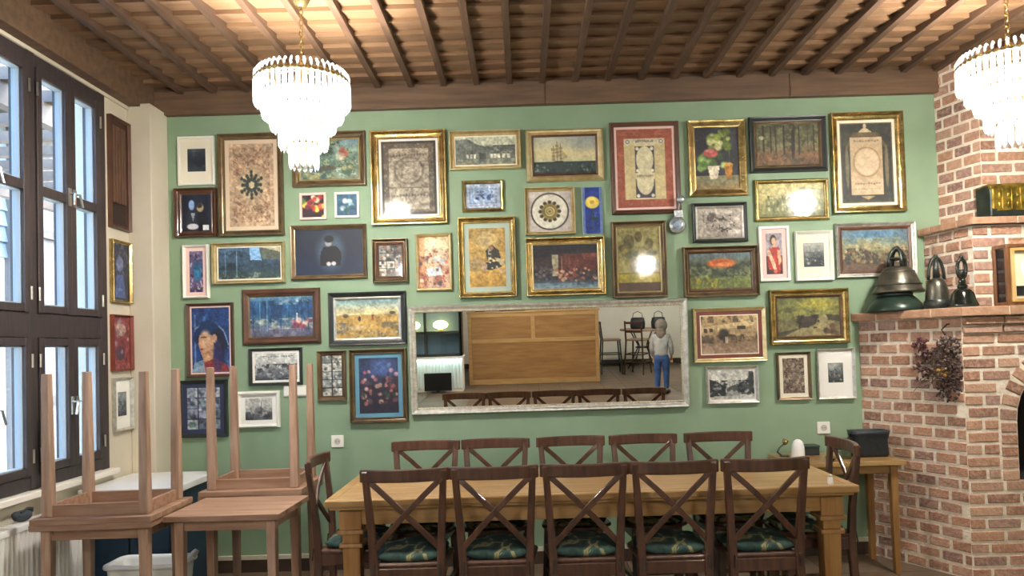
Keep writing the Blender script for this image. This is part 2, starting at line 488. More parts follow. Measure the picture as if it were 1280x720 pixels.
for k in range(14): obj('slat', MB().box((-1.2, -2.5 + k * .42, 3.75), (1.2, -2.42 + k * .42, 3.83)), M['pergola'], pg)

# ------------------------------------------------------------------ brick fireplace
def brick_material():
    m = bpy.data.materials.new('brick'); m.use_nodes = True
    N = m.node_tree.nodes; L = m.node_tree.links; b = N['Principled BSDF']
    b.inputs['Roughness'].default_value = .85
    oi = N.new('ShaderNodeObjectInfo'); cr = N.new('ShaderNodeValToRGB')
    els = [(0, '84604f'), (.2, 'a0745a'), (.4, 'ae8468'), (.55, '937062'), (.7, 'b69074'), (.85, '9a7b6e'), (1, '785a4f')]
    e = cr.color_ramp.elements
    while len(e) < len(els): e.new(.5)
    for q, (p_, c) in zip(e, els): q.position = p_; q.color = srgb(c) + (1,)
    L.new(oi.outputs['Random'], cr.inputs[0])
    geo = N.new('ShaderNodeNewGeometry')
    nz = N.new('ShaderNodeTexNoise'); nz.inputs['Scale'].default_value = 42; nz.inputs['Detail'].default_value = 5
    L.new(geo.outputs['Position'], nz.inputs['Vector'])
    mx = N.new('ShaderNodeMix'); mx.data_type = 'RGBA'; mx.blend_type = 'MIX'
    mr = N.new('ShaderNodeMapRange'); mr.inputs['From Min'].default_value = .42; mr.inputs['From Max'].default_value = .75
    mr.inputs['To Max'].default_value = .7
    L.new(nz.outputs['Fac'], mr.inputs['Value']); L.new(mr.outputs[0], mx.inputs[0])
    L.new(cr.outputs[0], mx.inputs[6]); mx.inputs[7].default_value = srgb('c9a58a') + (1,)
    L.new(mx.outputs[2], b.inputs['Base Color'])
    bp = N.new('ShaderNodeBump'); bp.inputs['Strength'].default_value = .7; bp.inputs['Distance'].default_value = .008
    n2 = N.new('ShaderNodeTexNoise'); n2.inputs['Scale'].default_value = 70; n2.inputs['Detail'].default_value = 4
    L.new(geo.outputs['Position'], n2.inputs['Vector'])
    L.new(n2.outputs['Fac'], bp.inputs['Height']); L.new(bp.outputs[0], b.inputs['Normal'])
    return m
M['brick'] = brick_material()
M['mortar'] = mat('mortar', 'e6dac6', 'd6c8b2', rough=.95, scale=25, bump=.6, bscale=60)
M['ledge'] = mat('ledge_tile', 'b08a6c', '9c755a', rough=.8, scale=20, rand=.15, bump=.4, bscale=50)

fp = thing('brick_fireplace', 'stepped red brick fireplace with chimney breast and arched opening', 'fireplace', (3.3, 4.6, 0))
def fobj(name, mb, m_, parent=fp, **k):
    for i, v in enumerate(mb.v): mb.v[i] = (v[0] - 3.3, v[1] - 4.6, v[2])
    return obj(name, mb, m_, parent, **k)
COURSE = .0735
b0 = bmesh.new(); bmesh.ops.create_cube(b0, size=1)
for v in b0.verts: v.co = Vector((v.co.x * .2, v.co.y * .05, v.co.z * .06))
bmesh.ops.bevel(b0, geom=list(b0.edges), offset=.006, segments=1, affect='EDGES')
rb = random.Random(3)
brick_mes = []
for k in range(5):
    me = bpy.data.meshes.new('brick'); c = b0.copy()
    for v in c.verts: v.co += Vector((rb.uniform(-.0025, .0025), rb.uniform(-.0015, .0015), rb.uniform(-.002, .002)))
    c.to_mesh(me); c.free(); me.materials.append(M['brick']); brick_mes.append(me)
bverts = np.array([v.co[:] for v in b0.verts]); bfaces = [tuple(v.index for v in f.verts) for f in b0.faces]
hidden_bricks = MB(); nbrick = 0
def put_brick(P, ang, ln, ht, tilt=0.0):
    """P = middle of the brick's face, ang = direction of its length in plan"""
    global nbrick
    nx, ny = sin(ang), -cos(ang)      # outward normal, right of travel from A to B reversed below
    c = Vector((P[0], P[1], P[2])) - Vector((nx, ny, 0)) * .0195
    sc = (ln / .2, 1, ht / .06)
    if seen(P, 25) and nbrick < 300:
        o = link('brick', rb.choice(brick_mes), fp, c - Vector((3.3, 4.6, 0)), (0, tilt, ang)); o.scale = sc; nbrick += 1
    else:
        ca, sa = cos(ang), sin(ang); ct, s_t = cos(tilt), sin(tilt); vv = []
        for x, y, z in bverts:
            x, z = x * sc[0], z * sc[2]; x, z = x * ct + z * s_t, -x * s_t + z * ct
            vv.append((c.x - 3.3 + x * ca - y * sa, c.y - 4.6 + x * sa + y * ca, c.z + z))
        hidden_bricks.add(vv, bfaces)
def brick_face(A, B, z0, z1, unit, skip=None, joint=.018, shift=0):
    A = Vector(A); B = Vector(B); Lg = (B - A).length; dr = (B - A) / Lg; ang = atan2(dr.y, dr.x)
    n = max(1, round((z1 - z0) / COURSE)); ch = (z1 - z0) / n
    for j in range(n):
        z = z1 - (j + .5) * ch
        s = -unit * (.5 if (j + shift) % 2 else 0) + rb.uniform(-.012, .012)
        while s < Lg - .01:
            a = s + joint / 2 if s > 0 else .001
            e = s + unit - joint / 2 if s + unit < Lg else Lg - .001
            s += unit
            if e - a < .025: continue
            if skip:
                segs = skip(a, e, z, ch)
            else: segs = [(a, e)]
            for a_, e_ in segs:
                if e_ - a_ < .03: continue
                c = A + dr * ((a_ + e_) / 2)
                put_brick((c.x, c.y, z + rb.uniform(-.001, .001)), ang, e_ - a_, ch - joint * .95)
A1 = atY(1079, 540, WY).x; FY1, FY2, FY3 = 4.31, 4.47, 4.58
B1 = atY(1208, 540, FY1).x
A2 = atY(1156, 330, WY).x; B2 = atY(1217, 330, FY2).x
A3 = atY(1171, 200, WY).x; B3 = atY(1226, 200, FY3).x
R1, R2, R3 = 4.06, 3.92, 3.80
ZM = 1.565          # underside of mantel
ZM2 = ZM + .055
ZL = 2.135; ZL2 = ZL + .045
OPX0 = atY(1273, 560, FY1).x; OPX1 = OPX0 + .80; OPZ0, OPZS = .575, .93
oc = (OPX0 + OPX1) / 2; orad = .40
# cores of mortar; the lower one is built around the arched opening
m = MB()
m.prism([(A1, WY), (B1, FY1), (OPX0, FY1), (OPX0, WY)], 0, ZM)
m.prism([(OPX1, WY), (OPX1, FY1), (R1, FY1), (R1, WY)], 0, ZM)
m.prism([(OPX0, WY), (OPX0, FY1), (OPX1, FY1), (OPX1, WY)], 0, OPZ0)
m.prism([(OPX0, WY), (OPX0, WY - .12), (OPX1, WY - .12), (OPX1, WY)], OPZ0, ZM)
na = 16
arcp = [(oc - orad * cos(pi * k / na), OPZS + orad * sin(pi * k / na)) for k in range(na + 1)]
for (xa, za), (xb, zb) in zip(arcp[:-1], arcp[1:]):
    m.add([(xa, FY1, za), (xb, FY1, zb), (xb, FY1, ZM), (xa, FY1, ZM), (xa, WY - .12, za), (xb, WY - .12, zb), (xb, WY - .12, ZM), (xa, WY - .12, ZM)],
          [(0, 1, 2, 3), (7, 6, 5, 4), (0, 4, 5, 1), (3, 2, 6, 7)])
fobj('mortar', m, M['mortar'])
fobj('firebox_lining', MB().box((OPX0 + .004, WY - .13, OPZ0), (OPX1 - .004, WY - .12, ZM)).box((OPX0, FY1 + .05, OPZ0), (OPX0 + .004, WY - .12, OPZS)).box((OPX1 - .004, FY1 + .05, OPZ0), (OPX1, WY - .12, OPZS)).box((OPX0, FY1 + .04, OPZ0), (OPX1, WY - .12, OPZ0 + .004)), mat('firebox_black', '16120f', '211b16', rough=.95, scale=8))  # near-black sheets lining the firebox
fobj('mortar', MB().prism([(A2, WY), (B2, FY2), (R2, FY2), (R2, WY)], ZM2, ZL), M['mortar'])
fobj('mortar', MB().prism([(A3, WY), (B3, FY3), (R3, FY3), (R3, WY)], ZL2, CZ), M['mortar'])
def arch_skip(a, e, z, ch):
    """keep front bricks clear of the opening and of its ring of jamb and arch bricks"""
    x0, x1 = B1 + a, B1 + e
    ring = .105
    if z < OPZ0: return [(a, e)]
    if z < OPZS: h = orad + ring
    else:
        dz = z - OPZS; rr = orad + ring
        if dz > rr: return [(a, e)]
        h = sqrt(rr * rr - dz * dz)
    lo, hi = oc - h - .008, oc + h + .008
    out = []
    if x0 < lo: out.append((a, min(e, lo - B1)))
    if x1 > hi: out.append((max(a, hi - B1), e))
    return out
FL1 = hypot(B1 - A1, WY - FY1)
brick_face((A1, WY), (B1, FY1), .0, ZM, FL1 / 4.85)
brick_face((B1, FY1), (R1, FY1), .0, ZM - .10, .212, arch_skip)
# corbelled header courses under the mantel
for j, pr in ((0, .03), (1, .014)):
    z = ZM - .028 - j * .052
    s = B1
    while s < R1 - .02:
        e = min(s + .24, R1)
        put_brick(((s + e) / 2, FY1 - pr, z), 0, e - s - .006, .045); s = e
for k in range(5):                      # jamb bricks
    z = OPZ0 + (k + .5) * (OPZS - OPZ0) / 5
    for xq in (OPX0 - .05, OPX1 + .05): put_brick((xq, FY1, z), 0, .095, .06)
nv = 17
for k in range(nv):                     # arch bricks
    t = pi * (k + .5) / nv; rr = orad + .052
    put_brick((oc - rr * cos(t), FY1, OPZS + rr * sin(t)), 0, .098, .064, tilt=t)
brick_face((A2, WY), (B2, FY2), ZM2, ZL, .135)
brick_face((B2, FY2), (R2, FY2), ZM2, ZL, .212, shift=1)
brick_face((A3, WY), (B3, FY3), ZL2, CZ - .01, .135, joint=.017)
brick_face((B3, FY3), (R3, FY3), ZL2, CZ - .01, .212)
# mantel and upper ledge, laid with long tiles
def ledge(name, A, B, Yf, Rx, z0, z1, over):
    dx, dy = B - A, Yf - WY; l = hypot(dx, dy); nx, ny = dy / l, -dx / l
    poly = [(A + nx * over, WY), (B + nx * over * .6, Yf - over), (Rx + over, Yf - over), (Rx + over, WY)]
    fobj(name, MB().prism(poly, z0, z1 - .003), M['mortar'])
    # side tiles
    pa, pb = Vector(poly[0]), Vector(poly[1])
    n = 4
    for k in range(n):
        a, e = pa.lerp(pb, (k + .02) / n), pa.lerp(pb, (k + .98) / n); inn = Vector((-nx, -ny)) * .14
        o_ = Vector((nx, ny)) * .006
        fobj('ledge_tile', MB().prism([tuple(a + o_), tuple(e + o_), tuple(e + inn), tuple(a + inn)], z0 + .001, z1), M['ledge'], bevel=.005)
    x = poly[1][0] - .004
    while x < Rx + over - .02:
        e = min(x + .29, Rx + over)
        fobj('ledge_tile', MB().box((x, Yf - over - .006, z0), (e - .006, Yf + .1, z1)), M['ledge'], bevel=.005); x = e
ledge('mantel_bed', A1, B1, FY1, R1, ZM, ZM2, .058)
ledge('upper_ledge_bed', A2, B2, FY2, R2, ZL, ZL2, .04)
if hidden_bricks.v:
    o = obj('brick_field', hidden_bricks, M['brick'], fp); o['kind'] = 'stuff'

# ------------------------------------------------------------------ a small painter for the pictures
def vnoise(W, H, sx, sy, seed, octv=5):
    r = np.random.RandomState(seed); out = np.zeros((H, W)); amp = 1; tot = 0
    for o in range(octv):
        gx, gy = max(2, int(sx * 2 ** o)) + 2, max(2, int(sy * 2 ** o)) + 2
        g = r.rand(gy, gx)
        xx = np.linspace(0, gx - 2.001, W); yy = np.linspace(0, gy - 2.001, H)
        xi = xx.astype(int); yi = yy.astype(int); fx = (xx - xi)[None, :]; fy = (yy - yi)[:, None]
        fx = fx * fx * (3 - 2 * fx); fy = fy * fy * (3 - 2 * fy)
        a = g[np.ix_(yi, xi)]; b = g[np.ix_(yi, xi + 1)]; c = g[np.ix_(yi + 1, xi)]; d = g[np.ix_(yi + 1, xi + 1)]
        out += amp * ((a * (1 - fx) + b * fx) * (1 - fy) + (c * (1 - fx) + d * fx) * fy); tot += amp; amp *= .72
    return out / tot
def hx(c): return np.array([int(c[i:i + 2], 16) / 255 for i in (0, 2, 4)])
class Pt:
    def __init__(s, W, H, seed):
        s.W, s.H, s.sd = W, H, seed
        s.a = np.zeros((H, W, 3)); s.x = np.linspace(0, 1, W)[None, :].repeat(H, 0); s.y = np.linspace(0, 1, H)[:, None].repeat(W, 1)
        s.asp = W / H; s.r = random.Random(seed)
    def put(s, k, c): s.a = s.a * (1 - k[..., None]) + hx(c) * k[..., None]; return s
    def fill(s, c): s.a[:] = hx(c); return s
    def grad(s, stops, y0=0, y1=1):
        t = np.clip((s.y - y0) / (y1 - y0), 0, 1); n = len(stops) - 1
        g = np.zeros_like(s.a); cs = np.array([hx(c) for c in stops])
        i = np.minimum((t * n).astype(int), n - 1); fr = (t * n - i)[..., None]
        g = cs[i] * (1 - fr) + cs[i + 1] * fr
        k = ((s.y >= y0) & (s.y <= y1)).astype(float)[..., None]
        s.a = s.a * (1 - k) + g * k; return s
    def rect(s, x0, y0, x1, y1, c, a=1):
        return s.put(((s.x >= x0) & (s.x <= x1) & (s.y >= y0) & (s.y <= y1)) * float(a), c)
    def ell(s, cx, cy, rx, ry, c, a=1, soft=.25):
        d = np.sqrt(((s.x - cx) / rx) ** 2 + ((s.y - cy) / ry) ** 2)
        return s.put(np.clip((1 - d) / soft + .5, 0, 1) * a, c)
    def ring(s, cx, cy, rx, ry, w, c, a=1):
        d = np.sqrt(((s.x - cx) / rx) ** 2 + ((s.y - cy) / ry) ** 2)
        return s.put(np.clip(1.3 - np.abs(d - 1) / w, 0, 1) * a, c)
    def poly(s, pts, c, a=1):
        k = np.zeros((s.H, s.W), bool); n = len(pts)
        for i in range(n):
            (xa, ya), (xb, yb) = pts[i], pts[(i + 1) % n]
            if ya == yb: continue
            cond = (ya > s.y) != (yb > s.y)
            k ^= cond & (s.x < (xb - xa) * (s.y - ya) / (yb - ya) + xa)
        return s.put(k * float(a), c)
    def noise(s, c, sx, sy, lo=.5, hi=.75, a=1, y0=0, y1=1, x0=0, x1=1, sd=0):
        n = vnoise(s.W, s.H, sx, sy, s.sd * 31 + sd)
        k = np.clip((n - lo) / (hi - lo), 0, 1) * a * ((s.y >= y0) & (s.y <= y1) & (s.x >= x0) & (s.x <= x1))
        return s.put(k, c)
    def dabs(s, n, x0, y0, x1, y1, cols, r0, r1, ex=1, a=.9):
        for _ in range(n):
            q = s.r.uniform(r0, r1)
            s.ell(s.r.uniform(x0, x1), s.r.uniform(y0, y1), q * ex, q * s.asp, s.r.choice(cols), a, .6)
        return s
    def edge(s, w, c, a=1):
        ww = w / s.asp
        k = ((s.x < ww) | (s.x > 1 - ww) | (s.y < w) | (s.y > 1 - w)) * float(a); return s.put(k, c)
    def squiggle(s, x0, x1, y, h, c, n=9):
        for i in range(n):
            t = x0 + (x1 - x0) * (i + .5) / n
            s.ell(t, y + s.r.uniform(-.3, .3) * h, (x1 - x0) / n * .42, h * s.r.uniform(.3, .8), c, .75, .7)
        return s
    def grain(s, amt):
        n = vnoise(s.W, s.H, s.W / 3, s.H / 3, s.sd + 99, 2) - .5
        s.a = np.clip(s.a * (1 + n[..., None] * amt), 0, 1); return s

def _aged(s, k):
    n = vnoise(s.W, s.H, s.W / 7, s.H / 7, s.sd + 5, 3) - .5
    n2 = vnoise(s.W, s.H, s.W / 2.2, s.H / 2.2, s.sd + 6, 1) - .5
    s.a = np.clip(s.a, 0, 1) ** 1.18 * .95
    s.a = np.clip(s.a * (1 + k * n[..., None] + .5 * k * n2[..., None]), 0, 1); return s
Pt.aged = _aged
def canvas(name, pt, w, h, parent, y, curve=0):
    W, H = pt.W, pt.H
    xs_ = np.linspace(-w / 2, w / 2, W); zs_ = np.linspace(h / 2, -h / 2, H)
    co = np.zeros((H, W, 3)); co[..., 0] = xs_[None, :]; co[..., 2] = zs_[:, None]; co[..., 1] = -y
    me = bpy.data.meshes.new(name)
    me.vertices.add(W * H); me.vertices.foreach_set('co', co.ravel())
    i = (np.arange(H - 1)[:, None] * W + np.arange(W - 1)[None, :]).ravel()
    q = np.stack([i, i + W, i + W + 1, i + 1], 1)
    nq = len(q)
    me.loops.add(nq * 4); me.loops.foreach_set('vertex_index', q.ravel())
    me.polygons.add(nq); me.polygons.foreach_set('loop_start', np.arange(nq) * 4)
    me.update(); me.validate()
    at = me.color_attributes.new('paint', 'FLOAT_COLOR', 'POINT')
    a = np.clip(pt.a, 0, 1); lin = np.where(a <= .04045, a / 12.92, ((a + .055) / 1.055) ** 2.4)
    at.data.foreach_set('color', np.concatenate([lin, np.ones((H, W, 1))], 2).astype(np.float32).ravel())
    me.materials.append(M['print'])
    return link(name, me, parent)

PROF = {   # (inset fraction, depth m) mouldings; inset 1 = frame width
    'flat': [(0, 0), (0, .018), (.02, .02), (.92, .02), (1, .018), (1, .006)],
    'bevel': [(0, 0), (0, .026), (.08, .03), (.3, .028), (.8, .016), (1, .014), (1, .006)],
    'cove': [(0, 0), (0, .034), (.06, .042), (.2, .042), (.26, .034), (.45, .018), (.7, .013), (.78, .022), (.9, .022), (1, .014), (1, .006)],
    'hump': [(0, 0), (0, .012), (.15, .024), (.4, .032), (.65, .03), (.85, .02), (1, .016), (1, .006)],
}
def picture(name, label, cat, box, fr, frmat, prof, layers, paint, seed, glass=False, wall='back', inner=None, kind='print'):
    """box: outer edges in photo pixels; fr: frame width px; layers: [(width px, mount material)]; paint(pt)"""
    x0, y0, x1, y1 = box
    if wall == 'back':
        c = atY((x0 + x1) / 2, (y0 + y1) / 2, WY); dpt = (c - CAM).dot(_F)
        w, h = (x1 - x0) * dpt / FPX, (y1 - y0) * dpt / FPX; s = dpt / FPX
        t = thing(name, label, cat, (c.x, WY, c.z)); t['group'] = 'pictures on the green wall'
    elif wall == 'left':
        ya, yb = atX(x0, (y0 + y1) / 2, LX).y, min(atX(x1, (y0 + y1) / 2, LX).y, PY - .004)
        c0 = atX((x0 + x1) / 2, y0, LX); c1 = atX((x0 + x1) / 2, y1, LX)
        w, h = yb - ya, c0.z - c1.z; s = h / (y1 - y0)
        t = thing(name, label, cat, (LX, (ya + yb) / 2, (c0.z + c1.z) / 2), pi / 2); t['group'] = 'pictures beside the window'
    else:
        c = atY((x0 + x1) / 2, (y0 + y1) / 2, wall); dpt = (c - CAM).dot(_F); s = dpt / FPX
        w, h = (x1 - x0) * s, (y1 - y0) * s
        t = thing(name, label, cat, (c.x, wall, c.z))
    F_ = fr * s * .9
    if fr > 0:
        obj('frame', MB().rings(w, h, [(a * F_, d) for a, d in PROF[prof]]), M[frmat], t)
        if inner:
            iw = inner[0] * s
            obj('frame_slip', MB().rings(w - 2 * F_, h - 2 * F_, [(0, .004), (0, .016), (.3 * iw, .018), (iw, .012), (iw, .004)]), M[inner[1]], t)
            F_ += iw
    y = .006
    W_, H_ = w - 2 * F_, h - 2 * F_
    if fr > 0: obj('backing', MB().box((-w / 2 + .002, -.004, -h / 2 + .002), (w / 2 - .002, 0, h / 2 - .002)), M['frame_brown'], t)
    else: obj('tile_body', MB().box((-w / 2, -.012, -h / 2), (w / 2, 0, h / 2)), M['white_plastic'], t, bevel=.002); y = .0125
    for lw, mm in layers:
        obj('mount', MB().box((-W_ / 2, -y - .0012, -H_ / 2), (W_ / 2, -y + .0008, H_ / 2)), M[mm], t)
        y += .0016; W_ -= 2 * lw * s; H_ -= 2 * lw * s * (H_ / (W_ + 2 * lw * s)) ** .5 if False else 2 * lw * s
    if isinstance(kind, tuple):        # print smaller than mount opening: explicit size (fractions of mount)
        fw, fh, oy = kind[1:4]; W_, H_ = (w - 2 * fr * s) * fw, (h - 2 * fr * s) * fh
    else: oy = 0
    pw, ph = max(10, int(W_ / s * 1.15)), max(10, int(H_ / s * 1.15))
    pt = Pt(pw, ph, seed); paint(pt); pt.aged(.25 if seed in (1, 2, 14, 21, 22, 23, 24, 33, 54) else .6)
    cv = canvas('print', pt, W_, H_, t, y)
    if oy: cv.location.z = oy * h
    if glass:
        obj('glass', MB().box((-w / 2 + F_ * .9, -.0135, -h / 2 + F_ * .9), (w / 2 - F_ * .9, -.0125, h / 2 - F_ * .9)), M['pane'], t)
    return t

# ------------------------------------------------------------------ the pictures
def etch(dark='3a4148', mid='7d8482', light='c9c9bd', hz=.55):
    def f(p):
        p.grad([light, mid, dark]); p.noise(dark, 4, 4, .45, .6, .9, y0=hz * .7); p.noise(light, 7, 6, .58, .7, .8)
        p.dabs(14, .1, hz, .9, .95, [dark, mid, light], .03, .09); p.edge(.02, dark, .6)
    return f
def p_darkphoto(p): p.grad(['56616b', '353f4c', '2b3440', '4d5760']); p.noise('7c868c', 3, 5, .55, .75, .8); p.noise('1f2733', 4, 4, .5, .65, .8, y0=.1, y1=.5); p.rect(0, .85, 1, 1, '4b5257', .7)
def p_couple(p):
    p.fill('1d2136'); p.noise('35405c', 3, 3, .5, .8, .7)
    p.poly([(.2, .5), (.5, .42), (.52, 1), (.1, 1)], '14182a'); p.poly([(.5, .5), (.85, .48), (.9, 1), (.5, 1)], '181a2c')
    p.ell(.33, .28, .1, .14, '8fa9d0'); p.rect(.27, .18, .42, .34, '9db8e0', .8); p.ell(.62, .35, .12, .12, 'c9b890'); p.ell(.6, .3, .1, .07, '4a3c30')
    p.poly([(.3, .5), (.38, .72), (.44, .5)], 'd8dbe6', .8); p.ell(.36, .87, .2, .08, 'e8e2e6'); p.rect(.72, .84, .92, .97, 'eef0ee')
def p_medallion(p):
    p.fill('b79c80'); p.noise('8e6c54', p.W / 3, p.H / 3, .45, .6, .85); p.noise('d4bfa2', p.W / 4, p.H / 4, .52, .65, .8, sd=4)
    p.ell(.5, .5, .33, .22, 'd2bd9a', .75, .5)
    for k in range(12):
        t = 2 * pi * k / 12; L_ = .2 if k % 2 == 0 else .25
        for q in range(3): p.ell(.5 + cos(t) * L_ * (.45 + .28 * q), .5 + sin(t) * L_ * (.45 + .28 * q) * .62, .035, .024, '34413c', .95, .5)
    p.ell(.5, .5, .06, .04, 'cfc09a'); p.edge(.045, 'cbb193', .8)
def p_narrow(p): p.grad(['8a7a98', '5d5f86', '6f6282', '4c3c58']); p.noise('d2c8d2', 5, 12, .55, .7, .9); p.noise('3a2c48', 5, 10, .55, .7, .9, sd=3); p.ell(.58, .5, .28, .23, '2f7ba0', .9, .5)
def p_valley(p):
    p.grad(['5d7690', '4d6478', '3c5260', '47584d']); p.poly([(.65, 0), (1, .1), (1, .42), (.72, .38), (.66, .2)], '6d7466'); p.poly([(.68, 0), (1, 0), (1, .16)], 'cfc2a0')
    p.poly([(.5, .02), (.66, .02), (.7, .42), (.52, .4)], '9cc6ea'); p.noise('2c3f4a', 8, 5, .5, .62, .9, y0=.1, y1=.7, x1=.5); p.noise('93a08c', 10, 6, .55, .66, .8, y0=.6); p.rect(.29, .1, .3, .95, 'a9c3d0', .7); p.rect(.11, .1, .12, .9, '8fb0c4', .6)
def p_hat(p):
    p.fill('2c4f86'); p.noise('1d3560', 5, 6, .5, .65, .8); p.noise('6d96c0', 6, 6, .6, .72, .6); p.rect(.06, .1, .1, 1, 'a8bfe0', .5)
    BR = [(.02, .47), (.1, .33), (.33, .235), (.62, .25), (.85, .38), (.97, .6), (.93, .72), (.84, .54), (.62, .42), (.3, .44), (.12, .56)]; p.poly([(x + .01, y - .025) for x, y in BR], 'a3bad0', .85); p.poly(BR, '16345c'); p.ell(.45, .3, .26, .1, '1c3d68'); p.ell(.68, .6, .2, .25, '241f30', .9, .5)
    p.poly([(.2, .42), (.52, .42), (.6, .62), (.55, .85), (.32, .85), (.22, .66), (.17, .56)], 'c29b7c'); p.ell(.36, .5, .15, .15, 'c9a789', .9, .5); p.ell(.6, .48, .07, .07, 'c7a48a'); p.rect(.25, .45, .4, .47, '4b3a38', .8); p.ell(.26, .64, .05, .015, '8e5040')
    p.poly([(.3, .85), (.62, .78), (.95, .9), (1, 1), (.1, 1)], '8d3d3c'); p.poly([(.05, .85), (.3, .8), (.35, 1), (0, 1)], '9cb8c8', .8); p.ell(.68, .75, .13, .25, '3b3f7c', .6)
def collage(bg, cells, cols, rowcol):
    def f(p):
        p.fill(bg); nc, nr = rowcol
        for i in range(nc):
            for j in range(nr):
                x0, y0 = (i + .06) / nc, (j + .05) / nr; x1, y1 = (i + .95) / nc, (j + .94) / nr
                p.rect(x0, y0, x1, y1, p.r.choice(cols))
                p.dabs(5, x0 + .03, y0 + .02, x1 - .03, y1 - .02, cells, .03, .1)
        p.grain(.5)
    return f
def p_bluewood(p):
    p.grad(['6f93a6', '356a94', '2f638c', '5c7f92', '6b7488', '57596c']); p.noise('24486e', 14, 3, .5, .62, .9, y0=.1, y1=.65)
    for k in range(9): p.rect(.04 + k * .11, .08, .055 + k * .11, .85, p.r.choice(['234064', '8fb7c9', '4f86a8']), .75)
    p.noise('b9c3c0', 6, 4, .55, .68, .7, y1=.2); p.noise('c9c8b0', 8, 8, .5, .62, .75, y0=.55, y1=.82); p.poly([(.66, .8), (.72, .58), (.8, .56), (.86, .8)], 'a04c60', .85); p.dabs(8, .66, .58, .96, .78, ['b8707a', 'd0b8a8', '8a4a5a'], .02, .05); p.rect(.735, .42, .76, .58, 'dfe3e2', .9); p.noise('9a8d9c', 9, 3, .45, .7, .7, y0=.8)
def p_engrave(p): p.grad(['e3e5dc', 'd8dad2', 'a5a9aa', '50565c']); p.noise('3a3f46', 8, 6, .5, .6, .9, y0=.4); p.noise('d6d8d2', 9, 9, .55, .65, .8, y0=.45); p.squiggle(.12, .9, .12, .03, '4c5258', 13); p.ell(.87, .55, .12, .13, '6b5648'); p.poly([(.1, .75), (.45, .4), (.7, .72)], '84888a', .7)
def p_mosque(p): p.grad(['d9d9cf', 'c9c9c0', 'a9aaa6']); p.rect(0, .62, 1, 1, '6f7374'); p.ell(.52, .62, .2, .22, '8f9294'); p.ell(.75, .68, .12, .12, '85888a'); p.rect(.58, .12, .6, .62, '5f6467'); p.rect(.2, .45, .22, .68, '6b6f70'); p.noise('3f4548', 8, 5, .5, .62, .8, y0=.6); p.noise('d9d9cf', 9, 6, .62, .7, .8, y0=.55, y1=.85)
def p_hunt(p):
    p.grad(['7d98a0', '8fa79a', '6f8a78', '6a8272', '9aa490']); p.noise('35586c', 5, 4, .5, .62, .9, x1=.5); p.noise('3f5c48', 8, 6, .5, .62, .9); p.noise('b9b27e', 8, 7, .56, .66, .85); p.noise('c9cfc0', 9, 8, .62, .7, .9, y0=.5)
    p.ell(.72, .32, .06, .12, 'a8503f', .9, .6); p.ell(.78, .36, .05, .08, 'b56a55', .8, .6); p.ell(.68, .42, .08, .1, 'd3cfbc', .7, .6); p.ell(.45, .72, .2, .06, '5a4c3e', .7, .6)
def p_redflow(p): p.fill('3a1f22'); p.dabs(26, 0, 0, 1, 1, ['c9483c', 'e8a04a', 'f1d36a', 'e06a58', '2a2a30', '5f7a3a', 'f4e3c0', '7d2f4a'], .07, .15, a=1)
def p_blueflow(p): p.fill('3f6c86'); p.noise('2c5068', 4, 4, .5, .65, .8); p.poly([(.5, .35), (.56, .9), (.5, .9)], '7a9a6a'); [p.ell(x, y, .13, .12, c, 1, .6) for x, y, c in ((.4, .3, 'e8efe6'), (.62, .32, 'cfe3e6'), (.7, .5, 'b4d3da'), (.28, .65, 'cfe6ec'), (.72, .62, '2d5a6a'), (.45, .75, '2f5f62'))]
def p_darkfig(p):
    p.grad(['222d40', '202b3d', '1d2940', '1a3050']); p.rect(0, .62, 1, 1, '1a2d48', .8); p.ell(.52, .5, .2, .4, '5b6b7a', .8, .5)
    p.poly([(.42, .38), (.6, .36), (.68, .5), (.67, .8), (.36, .8), (.37, .5)], '0e131c'); p.ell(.49, .29, .05, .09, 'a5a6a8'); p.ell(.5, .21, .07, .08, '0e1118', 1, .3); p.ell(.49, .76, .035, .045, 'd8d2d0'); p.ell(.565, .755, .035, .045, 'd8d2d0')
def p_market(p): p.grad(['f0dcae', 'e8d6b4', 'd9b494', 'd3b8a0']); p.rect(0, 0, .2, 1, 'c08a5c', .6); p.noise('9a5648', 7, 9, .5, .62, .85, y0=.25); p.ell(.55, .13, .35, .09, 'fbf0c9', .9); p.poly([(.25, .62), (.7, .58), (.78, .75), (.3, .78)], 'c9d6d6'); p.poly([(.45, .38), (.95, .45), (.9, .58), (.5, .5)], 'c3ccc9', .8); p.dabs(22, .05, .35, .95, .95, ['8b4a3e', 'c6705a', '5a5660', 'e3c9b0', '4a4048'], .03, .07)
def p_goldcarpet(p):
    p.fill('6e675a'); p.noise('948a76', 22, 30, .5, .62, .8); p.rect(.13, .1, .87, .93, 'b7ad98'); p.noise('8d8474', 16, 24, .52, .62, .8, .1, .93, .13, .87); p.ring(.5, .4, .26, .18, .09, '7c7468', .8); p.ring(.5, .4, .19, .12, .1, '958b7c', .7)
    p.rect(.13, .27, .87, .285, '8a8174'); p.rect(.13, .62, .87, .64, '8a8174'); p.squiggle(.2, .8, .19, .03, '6a6258', 11); p.squiggle(.2, .8, .74, .03, '6a6258', 11); p.edge(.03, '4d4a42', .9)
